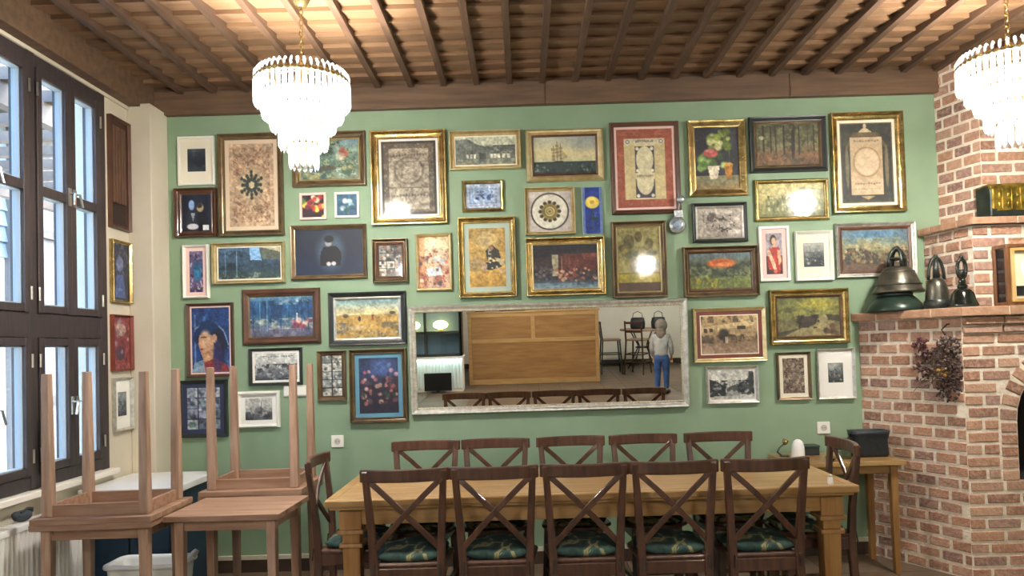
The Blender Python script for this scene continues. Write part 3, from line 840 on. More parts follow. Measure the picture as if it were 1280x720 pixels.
def p_houses(p):
    p.grad(['cfd2b8', 'd8d8c0', 'bfc2a8']); p.poly([(0, .1), (.2, .05), (.35, .25), (.5, .38), (.7, .3), (1, .34), (1, 1), (0, 1)], '7f857c'); p.noise('5c635c', 9, 6, .48, .62, .9, y0=.3); p.noise('9aa08c', 10, 7, .6, .7, .8, y0=.35)
    for x in (.18, .24, .3, .58, .64, .7, .78, .86): p.rect(x, .62, x + .045, .78, 'd9d8c6'); p.poly([(x, .62), (x + .022, .54), (x + .045, .62)], '6f5c4c')
    p.rect(.4, .6, .5, .8, '4a5048', .8); p.noise('a9a98c', 9, 3, .4, .65, .8, y0=.8)
def p_tile(p): p.fill('b9c6d6'); p.noise('8ea6c6', 6, 5, .5, .68, .7); p.rect(.1, .16, .9, .8, '5f80b0', .55); p.rect(.13, .2, .87, .76, 'b4c8de', .7); p.noise('34507e', 12, 9, .5, .6, .9, .3, .65, .2, .8); p.noise('e2e8ee', 8, 6, .58, .68, .9); p.rect(.1, .86, .9, .9, '9c8fa0', .6)
def p_mandolin(p):
    p.grad(['b79a58', 'bd9d5a', 'c9a860', 'c39a48']); p.noise('9c8452', 5, 7, .5, .66, .6); p.ell(.5, .2, .3, .16, 'c9b68a', .7, .8); p.ell(.18, .6, .2, .12, '9c8a6c', .7, .7)
    p.poly([(.45, .38), (.62, .28), (.82, .38), (.88, .52), (.7, .55), (.6, .5), (.5, .55)], '3b3a34'); p.poly([(.35, .6), (.8, .56), (.9, .66), (.6, .72), (.4, .7)], '2f3633'); p.poly([(.54, .34), (.62, .32), (.6, .56), (.52, .54)], 'd3ccb6', .85); p.ell(.62, .34, .05, .04, 'a9805e'); p.poly([(.7, .5), (.94, .54), (.98, .64), (.8, .62)], 'cfc2a0', .9); p.poly([(.3, .55), (.5, .62), (.45, .78), (.4, .78)], 'c8a890', .8); p.poly([(.75, .68), (.98, .72), (.9, .78)], 'd0b49c', .8); p.dabs(10, .5, .32, .9, .7, ['2b2a28', 'd8cfb4', '4a4a44'], .02, .06)
def p_ship(p):
    p.grad(['b9bcae', 'cfcbaa', 'ddd2a4', 'cdc9a8'], 0, .68); p.ell(.85, .15, .3, .2, '9aa0a2', .6, .9); p.rect(0, .67, 1, 1, '44534f'); p.noise('29373a', 6, 5, .48, .62, .9, y0=.67); p.noise('9aa79e', 9, 5, .6, .68, .8, y0=.72)
    p.poly([(.28, .66), (.48, .64), (.46, .7), (.3, .71)], '4a3f36')
    for x, t, b in ((.32, .3, .62), (.38, .2, .62), (.44, .27, .62)):
        p.rect(x - .004, t - .08, x + .004, .66, '5f513e', .8)
        for k in range(4): p.rect(x - .035 + .004 * k, t + k * .09, x + .03, t + k * .09 + .07, '9a8a64', .75)
    p.poly([(.48, .6), (.56, .55), (.46, .35)], 'a08f68', .6); p.rect(0, .94, 1, 1, '3c342a', .6)
def p_plate(p):
    p.fill('d9d0c6'); p.ell(.5, .5, .44, .45, 'e9e5d4', 1, .04); p.ring(.5, .5, .43, .45, .045, '22261f')
    for k in range(12): p.ell(.5 + .22 * cos(k * pi / 6), .5 + .23 * sin(k * pi / 6), .045, .045, '4a4630', 1, .5)
    p.ell(.5, .5, .19, .2, '7a6a3e'); p.ring(.5, .5, .16, .17, .14, 'a08f52'); p.ell(.5, .5, .12, .125, 'cdbf86'); p.ring(.5, .5, .07, .07, .2, '8c7b48'); p.ell(.5, .5, .035, .035, '8a6f38')
def p_rose(p):
    p.fill('2a4594'); p.noise('22357c', 4, 9, .5, .66, .9); p.rect(0, 0, .14, 1, '7189b4'); p.rect(.88, 0, 1, 1, '7189b4'); p.noise('7f94bc', 8, 10, .6, .7, .8, y0=.5); p.ell(.5, .33, .36, .13, 'e9cf5a', 1, .15); p.ell(.45, .29, .24, .09, 'f3e27e'); p.ell(.5, .33, .12, .05, 'c99a34', .8); p.ell(.55, .4, .2, .05, 'f0dc80', .8)
    p.rect(.46, .48, .52, .95, '2f5a44', .7); p.ell(.6, .68, .22, .03, '1f4a3c')
def p_redcall(p):
    p.fill('a86550'); p.noise('bf8166', 14, 20, .5, .66, .7); p.rect(.14, .12, .86, .9, 'd6c79a'); p.rect(.33, .12, .67, .9, 'ded2a8')
    p.rect(.18, .12, .82, .2, 'd9cfae'); p.squiggle(.34, .66, .155, .022, '6b6660', 9)
    for x in (.2, .8): p.poly([(x - .07, .16), (x, .115), (x + .07, .16), (x, .205)], 'e6e0c8'); p.ring(x, .16, .03, .022, .3, '55525c', .8)
    for (ya, yb) in ((.22, .56), (.64, .88)):
        p.rect(.33, ya, .67, yb, '4b4657', .9); p.ell(.5, (ya + yb) / 2 if ya < .5 else .66, .155, (yb - ya) / 2 * (1 if ya < .5 else 1.5), 'e2d9b6', 1, .05)
        for x in (.37, .63):
            for yy in ((ya + .03), (yb - .03)):
                if ya < .5 or yy > .8: p.ell(x, yy, .03, .022, 'e8e4d0', 1, .3)
    p.rect(.33, .575, .67, .63, 'd9cda6'); p.squiggle(.35, .65, .6, .018, '77706a', 9); p.poly([(.33, .64), (.67, .64), (.62, .56), (.38, .56)], 'dcd0aa', .0)
def p_bouquet(p):
    p.fill('38383e'); p.noise('4b4d58', 4, 5, .5, .68, .7); p.rect(0, .78, 1, 1, '8d8a6a'); p.noise('a9a280', 6, 4, .5, .68, .7, y0=.78); p.rect(0, .9, 1, 1, '9a7e52', .5)
    p.dabs(20, .32, .04, .8, .38, ['8f9e4e', '6c7c3a', 'b4bd72', 'd6d69a'], .05, .1); p.dabs(20, .04, .45, .7, .66, ['7f9a52', '5c7a3c', 'a9bf7c', '3f5a30'], .05, .11); p.ell(.36, .41, .17, .07, 'b7605c'); p.ell(.34, .38, .1, .03, 'd69088', .8); p.rect(.78, .3, .8, .62, '6e7c48', .8)
    p.poly([(.28, .62), (.56, .62), (.5, .84), (.34, .84)], 'd8cdb8'); p.poly([(.66, .6), (.86, .6), (.82, .82), (.7, .82)], 'c88f3e'); p.ell(.76, .6, .1, .03, 'd9ab58')
def p_forest(p):
    p.grad(['5e6046', '6d6e50', '7a7456', '85684c', '6c5038']); p.noise('8f9068', 9, 7, .5, .64, .8, y1=.65); p.noise('3c3f2c', 10, 9, .52, .64, .8)
    for x in (.1, .22, .3, .43, .58, .6, .68, .82, .92): p.rect(x, .02, x + p.r.uniform(.012, .03), p.r.uniform(.62, .8), p.r.choice(['33301f', '2b2a20', 'a5a084', '4a4632']), .85)
    p.noise('96704a', 10, 5, .5, .66, .7, y0=.68); p.rect(.56, .15, .61, .85, '23241c', .8); p.ell(.08, .32, .04, .05, 'c9c6ac', .8)
def p_palace(p):
    p.grad(['d9cf94', 'cfc890', 'a9a878']); p.poly([(.55, .25), (.7, .1), (1, .2), (1, .95), (.1, .95), (.1, .45), (.5, .4)], '9a9c70')
    for j in range(3):
        for i in range(12): p.rect(.14 + i * .07, .35 + j * .18, .165 + i * .07, .46 + j * .18, 'cfcaa0' if (i + j) % 3 else '767a58', .85)
    p.rect(0, .9, 1, 1, '8a8a62')
def p_sketch(p): p.fill('c6bdb0'); p.noise('a99e92', 4, 4, .5, .66, .8); p.noise('4e463f', 12, 8, .5, .6, .9, .25, .85, .12, .85); p.ell(.33, .3, .11, .18, '6b625a', .8); p.noise('e0dace', 10, 8, .58, .66, .9); p.ell(.85, .82, .15, .08, 'ece6da', .8)
def p_fire(p):
    p.grad(['6f8288', '5a6450', '4d5644', '59603c', '6f6c38']); p.noise('7f9498', 6, 4, .52, .66, .7, y1=.3); p.noise('32382c', 7, 6, .5, .62, .85, y0=.25, y1=.7); p.ell(.52, .28, .23, .13, 'c9743c', 1, .4); p.ell(.5, .25, .14, .06, 'a1542c', .8); p.ell(.58, .31, .14, .06, 'dd955a', .7)
    p.noise('8a9468', 12, 8, .54, .64, .8, y0=.35, y1=.75); p.noise('b4a838', 7, 4, .48, .62, .9, y0=.68, x1=.45); p.noise('7e8a4a', 10, 7, .5, .62, .8, y0=.65); p.noise('a9a63e', 9, 4, .6, .7, .8, y0=.6); p.rect(0, .95, 1, 1, '5a3a2a', .7)
def p_redlady(p):
    p.fill('a9a0a6'); p.noise('c0b4b4', 5, 8, .5, .66, .6); p.rect(0, .55, 1, 1, '3d2b2a'); p.ell(.46, .17, .2, .13, '2a211f', 1, .2); p.ell(.5, .2, .15, .1, 'dcb698'); p.rect(.42, .27, .6, .36, 'd9b294'); p.poly([(.2, .36), (.8, .33), (.95, .6), (.85, .98), (.2, .98), (.05, .62)], 'a83a2c')
    p.noise('c85a42', 6, 8, .52, .64, .8, .36, .95, .15, .85); p.poly([(.05, .45), (.22, .4), (.55, .75), (.62, .9), (.48, .92)], 'deb89c'); p.poly([(.7, .4), (.9, .45), (.92, .7), (.75, .8)], 'd6ac8e'); p.rect(0, .88, .5, 1, '2e2326', .7); p.ell(.55, .93, .12, .05, 'c96a64')
def p_battle(p):
    p.grad(['75868c', '6d8a98', '8a9078', '8f8a64', '6a5c48', '6b5a50']); p.ell(.5, .1, .35, .1, '5f8aa6', .7, .9); p.noise('a9a47c', 6, 5, .52, .64, .7, y0=.2, y1=.55); p.poly([(.3, .5), (.4, .3), (.55, .25), (.62, .5)], 'a19870', .6)
    p.noise('3f362e', 16, 8, .5, .6, .9, y0=.45, y1=.85); p.noise('b9a884', 18, 9, .58, .66, .85, y0=.35, y1=.85); p.dabs(30, .05, .5, .95, .82, ['5a3f34', '3d4038', '8a6a50', '4a4a4a', 'a58a66'], .015, .035); p.rect(0, .86, 1, 1, '6f5d4d', .7)
def p_ornate(p):
    p.fill('3f413c'); p.noise('55564c', 10, 12, .5, .66, .7); p.poly([(.25, .17), (.48, .05), (.72, .17)], 'd2c3a2'); p.ell(.48, .04, .03, .03, 'd2c3a2'); p.poly([(.1, .3), (.25, .12), (.72, .12), (.9, .3), (.86, .32), (.7, .17), (.26, .17), (.14, .32)], '6f6248', .9)
    for x in (.12, .88): p.ell(x, .55, .035, .26, '8d8464', .8)
    p.rect(.19, .18, .8, .9, 'cdb99a'); p.rect(.19, .27, .8, .71, 'c6b08f'); p.ring(.5, .49, .25, .18, .06, '9c7f64'); p.ell(.5, .49, .235, .165, 'd2bfa0'); p.squiggle(.25, .75, .225, .018, '7f6e58', 9); p.squiggle(.25, .75, .76, .018, '7f6e58', 10); p.squiggle(.25, .75, .83, .014, 'a08d72', 10)
    p.edge(.015, 'b9a06a', .5); p.poly([(.35, .915), (.65, .915), (.5, .96)], 'b09a6c')
def p_farm(p):
    p.grad(['c9b083', 'b99c74', '8f7558', 'b59a84']); p.poly([(0, .42), (0, .3), (1, .12), (1, .26)], 'd8c297'); p.noise('6a553f', 10, 4, .5, .62, .9, y1=.18); p.rect(0, .36, 1, .55, 'bfa680', .6)
    for x in (.04, .14, .64, .72): p.rect(x, .34 - x * .1, x + .07, .44 - x * .1, '4a3d33')
    p.noise('54463a', 12, 6, .48, .6, .9, .5, .72); p.ell(.4, .5, .09, .16, '3e352f', .95, .5); p.rect(.42, .55, .47, .72, 'cfc0aa', .9); p.noise('a08a78', 8, 4, .4, .7, .7, y0=.72)
def p_street(p): p.fill('d9d8ce'); p.noise('cfcfc6', 4, 3, .5, .7, .6); p.poly([(0, .3), (.2, .42), (.36, .6), (.36, .85), (0, .92)], '3a3e40'); p.poly([(.34, .62), (.8, .38), (.95, .1), (1, .1), (1, .85), (.45, .85)], '5a5d5e'); p.noise('20262a', 9, 7, .5, .6, .85, y0=.35, y1=.9); p.noise('c9cac4', 10, 8, .58, .66, .8, y0=.4, y1=.85); p.poly([(.3, 1), (.4, .75), (.55, .75), (.9, 1)], 'c6c6bd', .8); p.rect(.88, .05, .97, .8, '3f4446', .8)
def p_road(p):
    p.grad(['6c7046', '7f8048', '8c8a4c', '6a6a48', '7c7450', '776c4c']); p.ell(.65, .16, .3, .14, 'b1a84a', .8, .9); p.noise('565c40', 6, 5, .5, .64, .7, y1=.4); p.poly([(0, .98), (.5, .75), (.75, .45), (.95, .5), (.85, 1)], 'a59a70', .8); p.poly([(.33, .78), (.38, .48), (.66, .5), (.62, .68), (.5, .78)], '4a4036'); p.noise('2e2a24', 10, 8, .5, .6, .8, .45, .8, .3, .68); p.poly([(.78, .45), (1, .48), (1, .64), (.82, .6)], '4a4436', .9); p.dabs(8, .78, .75, .95, .95, ['4a3b30', '6b5540'], .03, .05); p.poly([(0, .9), (.4, .78), (.1, 1), (0, 1)], '3e402e', .8)
def p_page(p): p.fill('8d7a6a'); p.noise('5a463e', p.W / 2.5, p.H / 2.5, .46, .58, .9); p.noise('c9b9a4', p.W / 3, p.H / 3, .55, .64, .9, sd=5); p.ell(.5, .45, .25, .3, 'a99a8c', .4, .9)
def p_harvest(p):
    p.grad(['7f9ea2', 'a3b4a6', 'd0c8a2', 'd8c894'], 0, .42); p.rect(0, .42, 1, 1, 'b99a5a'); p.noise('d2b26c', 9, 5, .48, .62, .8, .42, .75); p.noise('6f6a5a', 8, 6, .5, .62, .8, y0=.6); p.noise('cfc0a0', 10, 8, .56, .66, .8, y0=.68); p.poly([(.35, 1), (.48, .5), (.62, .52), (.66, 1)], 'c9a860', .6)
    p.ell(.15, .42, .045, .05, '4c4a3a'); p.ell(.9, .36, .05, .04, '565440'); p.ell(.37, .5, .022, .07, '3a352c'); p.ell(.58, .48, .02, .075, 'a8553f'); p.rect(.56, .4, .6, .43, '4b4038'); p.rect(0, .4, 1, .42, '8a7c50', .6); p.noise('7d8690', 8, 6, .55, .65, .8, .62, 1, 0, .35)
def p_flowers(p):
    p.grad(['323e5e', '3c4c72', '36344a', '2c2838', '2a2a3e']); p.ell(.6, .17, .3, .15, '5a76a6', .7, .9); p.dabs(50, .08, .38, .95, .85, ['8a4a4a', 'b0706a', '5c3440', '3f4a3c', '6a5058', 'c4a08c', '2e2a38'], .035, .07); p.dabs(6, .1, .1, .95, .4, ['b7687a', '8090b8', 'c9a0a8'], .04, .06); p.noise('22202e', 8, 10, .55, .66, .8, y0=.5)
def p_sunny(p):
    p.fill('a39c68'); p.noise('b3ab78', 6, 8, .5, .64, .6); p.ell(.5, .14, .09, .085, '6c6440'); p.ell(.27, .22, .13, .12, '77704e'); p.ell(.75, .25, .1, .08, '6f6a48'); p.ell(.12, .32, .1, .06, '65603c'); p.dabs(20, .15, .3, .9, .62, ['6c7044', '8a8456', '59603c', 'a8985a'], .05, .1)
    p.rect(.36, .5, .68, .72, '8a8458', .9); p.ell(.52, .62, .2, .12, '8f8a60', .8); p.rect(0, .72, 1, .86, 'b4a63e'); p.rect(0, .86, 1, 1, '5d4534'); p.noise('7a6048', 6, 3, .5, .7, .7, y0=.87); p.rect(0, .71, 1, .725, '8a7d34')
def p_procession(p):
    p.grad(['2a3038', '3a3638', '4a3636', '4a3c3c', '3c4650', '8aa0a8']); p.rect(.4, .2, 1, .6, '6a3c34', .75); p.noise('8a5648', 10, 4, .5, .62, .8, .2, .55, .4, 1); p.rect(.29, .22, .385, .72, 'a9a488'); p.rect(.43, .25, .455, .6, '8f7c66', .8); p.rect(.55, .28, .57, .6, '7d5c4c', .8)
    p.noise('20242c', 9, 8, .5, .62, .85, 0, .8, 0, .3); p.dabs(26, .02, .5, .3, .82, ['5a5458', '6c6468', '3a3a44', '7c7470'], .015, .035); p.dabs(70, .34, .55, .98, .84, ['c9a886', '8f4a44', '5a3c3c', 'd8c29c', '3a3038', 'a8705c', '6e5a50'], .013, .03); p.rect(0, .88, 1, 1, '7f949c', .8); p.noise('3a5a70', 9, 4, .5, .62, .8, .84, .92)
def p_lporter(p): p.fill('3a3f58'); p.noise('22263a', 4, 5, .5, .66, .8); p.ell(.5, .35, .22, .14, '8a93b4'); p.poly([(.2, .95), (.3, .55), (.7, .55), (.85, .95)], '5a72a8'); p.noise('a0aac0', 6, 8, .6, .7, .7)
def p_lred(p): p.fill('8d4a4e'); p.noise('b07a72', 6, 8, .5, .62, .8); p.ell(.5, .25, .3, .12, 'c0a49a'); p.ell(.45, .7, .25, .14, '5a4a58'); p.dabs(12, .1, .1, .9, .9, ['cbb4a4', '6f3a44', '9a8a94'], .05, .1)

SP = ('fit',)
def small(fw, fh, oy=0): return ('fit', fw, fh, oy)
PICS = [
 ('framed_photograph', 'small dark photograph in wide cream mount, thin white frame, by corner pier', 'picture', (223.5, 171, 269, 232), 3, 'frame_white', 'flat', [(0, 'mat_cream')], p_darkphoto, 1, True, small(.57, .52, .015)),
 ('framed_photograph', 'couple in dark clothes in brown frame with gilt edge', 'picture', (220.5, 236, 272, 297), 6, 'frame_brown', 'cove', [], p_couple, 2, True, None, (2.2, 'frame_brown')),
 ('framed_textile', 'large beige textile with dark star medallion in deep bronze frame', 'picture', (275, 167.5, 355, 295.5), 8, 'frame_wood', 'cove', [(5, 'mat_tan')], p_medallion, 3, False),
 ('framed_print', 'tall narrow violet and blue print in pinkish white frame', 'picture', (229.5, 306, 262.5, 373.5), 4, 'frame_white', 'hump', [(4.5, 'mat_pink')], p_narrow, 4, False),
 ('framed_painting', 'blue grey valley landscape with pale sky patch in light gilt frame', 'picture', (267.5, 303.5, 357, 354.5), 5, 'pale_gold', 'cove', [(1.5, 'mat_cream')], p_valley, 5, False),
 ('framed_painting', 'portrait of person in wide-brimmed blue hat, narrow brown frame', 'picture', (235, 379, 293, 471), 4, 'frame_brown', 'bevel', [(2, 'mat_pink')], p_hat, 6, False),
 ('framed_collage', 'photo collage in navy mount and frame behind upturned table legs', 'picture', (225, 475, 285.5, 546), 5, 'frame_black', 'bevel', [(5, 'mat_navy')], collage('39405a', ['8d94a8', 'c3c6cc', '4a5064', '6c8a86'], ['a7adba', '8a93a4', 'b9c0c4', '6f7a8a'], (3, 4)), 7, False),
 ('framed_painting', 'blue woodland with small red figure in wide brown frame', 'picture', (303.5, 361, 401, 430.5), 9, 'frame_brown', 'hump', [], p_bluewood, 8, False, None, (1.5, 'frame_wood')),
 ('framed_engraving', 'black and white engraving of hills in dark frame with white margin', 'picture', (312.5, 435, 378.5, 481.5), 4, 'frame_black', 'bevel', [(3, 'mat_white')], p_engrave, 9, True),
 ('framed_engraving', 'small grey engraving of domes and minaret in broad white frame', 'picture', (297.5, 489, 350.5, 534.5), 5, 'frame_white', 'hump', [(0, 'mat_white')], p_mosque, 10, True, small(.78, .76, .01)),
 ('framed_painting', 'hazy green hunting scene in worn bronze frame under chandelier', 'picture', (366.5, 165.5, 458, 234), 9, 'frame_wood', 'cove', [], p_hunt, 11, False, None, (1.5, 'pale_gold')),
 ('small_flower_picture', 'tiny square picture packed with red and yellow flowers', 'picture', (375.5, 241.5, 408.5, 275), 3.2, 'mat_pink', 'flat', [], p_redflow, 12, False),
 ('small_flower_picture', 'tiny square picture of white flowers on blue', 'picture', (419, 240.5, 449.5, 272.5), 3, 'frame_white', 'flat', [], p_blueflow, 13, False),
 ('framed_photograph', 'almost black portrait with two pale hands in bronze frame', 'picture', (364.5, 281.5, 459, 349), 6, 'frame_wood', 'bevel', [], p_darkfig, 14, False),
 ('framed_collage', 'small grey photo collage in thick dark wooden frame', 'picture', (466.5, 299, 510, 353), 5, 'frame_wood', 'cove', [], collage('4a4844', ['d9d8d0', '8a8a84', '3f4444', 'a57f6c'], ['b9b8ae', '9aa09a', 'cfcabc', '77706a'], (3, 4)), 15, True, None, (3, 'frame_brown')),
 ('framed_painting', 'pink and cream busy street scene in cream frame', 'picture', (520, 292, 565.5, 364), 4.5, 'pale_gold', 'hump', [], p_market, 16, False),
 ('framed_carpet_design', 'large faded grey carpet design in broad bright gilt frame', 'picture', (464.5, 163.5, 558.5, 281.5), 11, 'gold', 'cove', [(3, 'mat_white')], p_goldcarpet, 17, True),
 ('framed_painting', 'white village houses below grey hills in pale gilt frame', 'picture', (562.5, 164.5, 651, 213), 6, 'pale_gold', 'cove', [(1.5, 'mat_cream')], p_houses, 18, False),
 ('framed_tile', 'small blue and white painted tile in gilt frame', 'picture', (577.5, 225.5, 630, 265.5), 5.5, 'gold', 'hump', [], p_tile, 19, True),
 ('framed_painting', 'ochre picture of seated dark figure with blue grey mount, gilt frame', 'picture', (573.5, 272, 645, 372), 8, 'gold', 'cove', [(6, 'mat_bluegrey')], p_mandolin, 20, False),
 ('framed_painting', 'sailing ship on dark sea under yellow sky, cream frame', 'picture', (657.5, 161.5, 754, 227.5), 8, 'pale_gold', 'hump', [], p_ship, 21, False, None, (2.5, 'frame_brown')),
 ('framed_plate_picture', 'square frame holding round sun emblem inside dark ring', 'picture', (656, 235, 718.5, 294), 5, 'pale_gold', 'cove', [], p_plate, 22, True),
 ('rose_tile', 'narrow unframed blue tile painted with yellow rose', 'tile', (728, 234.5, 752.5, 292), 0, None, 'flat', [], p_rose, 23, False),
 ('framed_textile', 'large pale embroidered panel on red mount in dark brown frame', 'picture', (763, 153, 849, 268), 6, 'frame_brown', 'bevel', [(0, 'mat_pink')], p_redcall, 24, False, small(.94, .955, 0)),
 ('framed_painting', 'potted plants with red flowers on dark ground in wide gilt frame', 'picture', (859.5, 150.5, 932, 246), 10, 'gold', 'bevel', [], p_bouquet, 25, False),
 ('framed_painting', 'dim brown and green forest in heavy black frame', 'picture', (936, 146, 1032, 216), 7, 'frame_black', 'bevel', [], p_forest, 26, False, None, (3, 'frame_wood')),
 ('framed_print', 'pale green palace facade in gilt frame below dark forest picture', 'picture', (942.5, 224, 1035, 276.5), 6, 'gold', 'hump', [], p_palace, 27, True),
 ('framed_drawing', 'grey sketch of crowded figures in black frame with silver slip', 'picture', (865, 254, 933, 303), 4.5, 'frame_black', 'bevel', [], p_sketch, 28, True, None, (2.5, 'silver')),
 ('framed_painting', 'orange cloud over green field in dark gilt frame', 'picture', (853.5, 308, 947, 370.8), 7, 'frame_wood', 'cove', [], p_fire, 29, False, None, (2, 'frame_brown')),
 ('framed_painting', 'woman in red dress, narrow white frame with pink mount', 'picture', (948.5, 283, 986, 351.5), 3.5, 'frame_white', 'flat', [(5.5, 'mat_pink')], p_redlady, 30, False),
 ('framed_etching', 'small grey etching in white frame beside woman in red', 'picture', (993.5, 289, 1040, 351), 4, 'frame_white', 'bevel', [(0, 'mat_cream')], etch(), 31, True, small(.66, .55, .02)),
 ('framed_painting', 'crowded battle scene in dark and silver frame behind bells', 'picture', (1043.5, 278.5, 1143, 346), 5, 'silver', 'bevel', [], p_battle, 32, False, None, (4, 'frame_brown')),
 ('framed_textile', 'large calligraphy panel with oval medallion in carved gilt frame', 'picture', (1038, 141, 1128, 266.5), 10, 'gold', 'cove', [(3.5, 'mat_cream')], p_ornate, 33, False),
 ('framed_photograph', 'sepia photo of long farmhouse in cream frame with red mount', 'picture', (866, 384.5, 956.5, 452), 5, 'pale_gold', 'bevel', [(4.5, 'frame_red'), (1.2, 'mat_cream')], p_farm, 34, True),
 ('framed_photograph', 'black and white village street photo in grey frame', 'picture', (882, 457.5, 947, 503.5), 3.5, 'silver', 'bevel', [(1.5, 'mat_white')], p_street, 35, True),
 ('framed_painting', 'cart on dusty track in olive tones, stepped gilt frame', 'picture', (961, 361.5, 1059, 430), 9, 'gold', 'cove', [], p_road, 36, False, None, (2, 'frame_brown')),
 ('framed_print', 'brown patterned page on cream in thin green gilt frame', 'picture', (970.5, 440, 1012.5, 499), 3.5, 'frame_wood', 'bevel', [(4.5, 'mat_cream')], p_page, 37, True),
 ('framed_etching', 'tiny grey etching in wide white mount and silver frame by bricks', 'picture', (1020.5, 435.5, 1067.5, 498), 3, 'silver', 'bevel', [(0, 'mat_white')], etch('3b4144', '7a7f7e', 'b9bdb6', .4), 38, True, small(.46, .43, .015)),
 ('framed_painting', 'golden harvest field with small figures in black frame', 'picture', (411.5, 365, 508, 431.5), 7, 'frame_black', 'bevel', [], p_harvest, 39, False, None, (3, 'silver')),
 ('framed_collage', 'tall collage of small black and white photos, bronze frame', 'picture', (397.5, 438.5, 433.5, 500.5), 4.5, 'frame_wood', 'bevel', [], collage('2b2622', ['5a5f5e', 'e3e3da', '8a8f8c'], ['c9cbc2', 'a9b0ac', 'd8d8cc', '8f9794'], (2, 5)), 40, True, None, (1.5, 'frame_brown')),
 ('framed_painting', 'dark bouquet of red flowers in blue mount, brown frame beside mirror', 'picture', (438, 436, 509.5, 527.5), 7, 'frame_wood', 'cove', [(5, 'mat_blue')], p_flowers, 41, False),
 ('framed_painting', 'dark procession of small figures before red hall, bright gilt frame', 'picture', (657.5, 297, 756, 369.5), 8, 'gold', 'cove', [], p_procession, 43, False, None, (2, 'pale_gold')),
 ('framed_painting', 'olive flower bouquet in vase on yellow table, bronze frame', 'picture', (764.5, 277, 832.5, 372), 7, 'frame_wood', 'cove', [], p_sunny, 42, True, None, (1.5, 'pale_gold')),
]
for q in PICS:
    nm, lb, ct, bx_, fw, fm, pf, ly, fn, sd, gl = q[:11]
    kd = q[11] if len(q) > 11 and q[11] else 'print'
    inn = q[12] if len(q) > 12 else None
    picture(nm, lb, ct, bx_, fw, fm, pf, ly, fn, sd, gl, 'back', inn, kd)
# beside the window
t = picture('carved_panel', 'tall dark carved wooden panel beside the window', 'panel', (134, 150, 160.5, 287), 2.5, 'frame_brown', 'bevel', [], lambda p: (p.fill('4a3026'), p.noise('62432f', 12, 3, .45, .65, .9), p.rect(.1, .78, .9, .98, '33211a', .8)), 50, False, 'left')
for k in range(5): obj('carved_stave', MB().box((-.075 + k * .031, -.016, -.19), (-.05 + k * .031, -.006, .3)), M['frame_brown'], t, bevel=.003)
picture('framed_print', 'dark figure print in gilt frame on the window pier', 'picture', (136.5, 302, 164, 379), 4, 'gold', 'bevel', [], p_lporter, 51, True, 'left')
picture('framed_print', 'reddish pink print in red frame on the window pier', 'picture', (137.5, 394, 165, 463), 2.5, 'frame_red', 'bevel', [], p_lred, 52, False, 'left')
picture('framed_etching', 'pale etching in silver frame low on the window pier', 'picture', (139.5, 472, 162.5, 538), 3, 'silver', 'bevel', [(0, 'mat_white')], etch('4c545c', '7f888c', 'a9b0b0'), 53, False, 'left', None, small(.55, .5, 0))
picture('framed_print', 'framed grey print on the brick chimney breast', 'picture', (1247, 124, 1322, 165), 4, 'pale_gold', 'bevel', [(2, 'mat_white')], lambda p: (p.fill('b9b5a4'), p.ell(.55, .4, .4, .3, '3a3a38', .9), p.noise('8a8a80', 6, 5, .5, .65, .7)), 54, False, FY3 - .006)

# the long mirror, leaning slightly forward at its top
MT = .041
mx0, my0, mx1, my1 = 515, 378, 861, 513
mc = atY((mx0 + mx1) / 2, my1, WY); s_ = (mc - CAM).dot(_F) / FPX
mw, mh = (mx1 - mx0) * s_, (my1 - my0) * s_
mi = thing('wall_mirror', 'long mirror in ornate silver frame above the dining table', 'mirror', (mc.x, WY - .006, mc.z)); mi.rotation_euler = (MT, 0, 0)
fr = obj('frame', MB().rings(mw, mh, [(0, 0), (0, .03), (.006, .036), (.016, .034), (.026, .024), (.035, .022), (.038, .028), (.044, .026), (.046, .012)]), M['silver'], mi, (0, 0, mh / 2))
bd = MB()
for sgn in (-1, 1):
    n = int(mw / .022)
    for k in range(n): bd.ball((-mw / 2 + .046 + (mw - .092) * k / (n - 1), -.029, sgn * (mh / 2 - .042)), .005, 4)
    n = int(mh / .022)
    for k in range(n): bd.ball((sgn * (mw / 2 - .042), -.029, -mh / 2 + .046 + (mh - .092) * k / (n - 1)), .005, 4)
o = obj('beading', bd, M['pale_gold'], fr, smooth=True); o['kind'] = 'stuff'
obj('mirror_glass', MB().box((-mw / 2 + .04, -.014, .04), (mw / 2 - .04, -.010, mh - .04)), M['mirror'], mi)
obj('backing', MB().box((-mw / 2 + .004, -.01, .004), (mw / 2 - .004, -.001, mh - .004)), M['frame_brown'], mi)

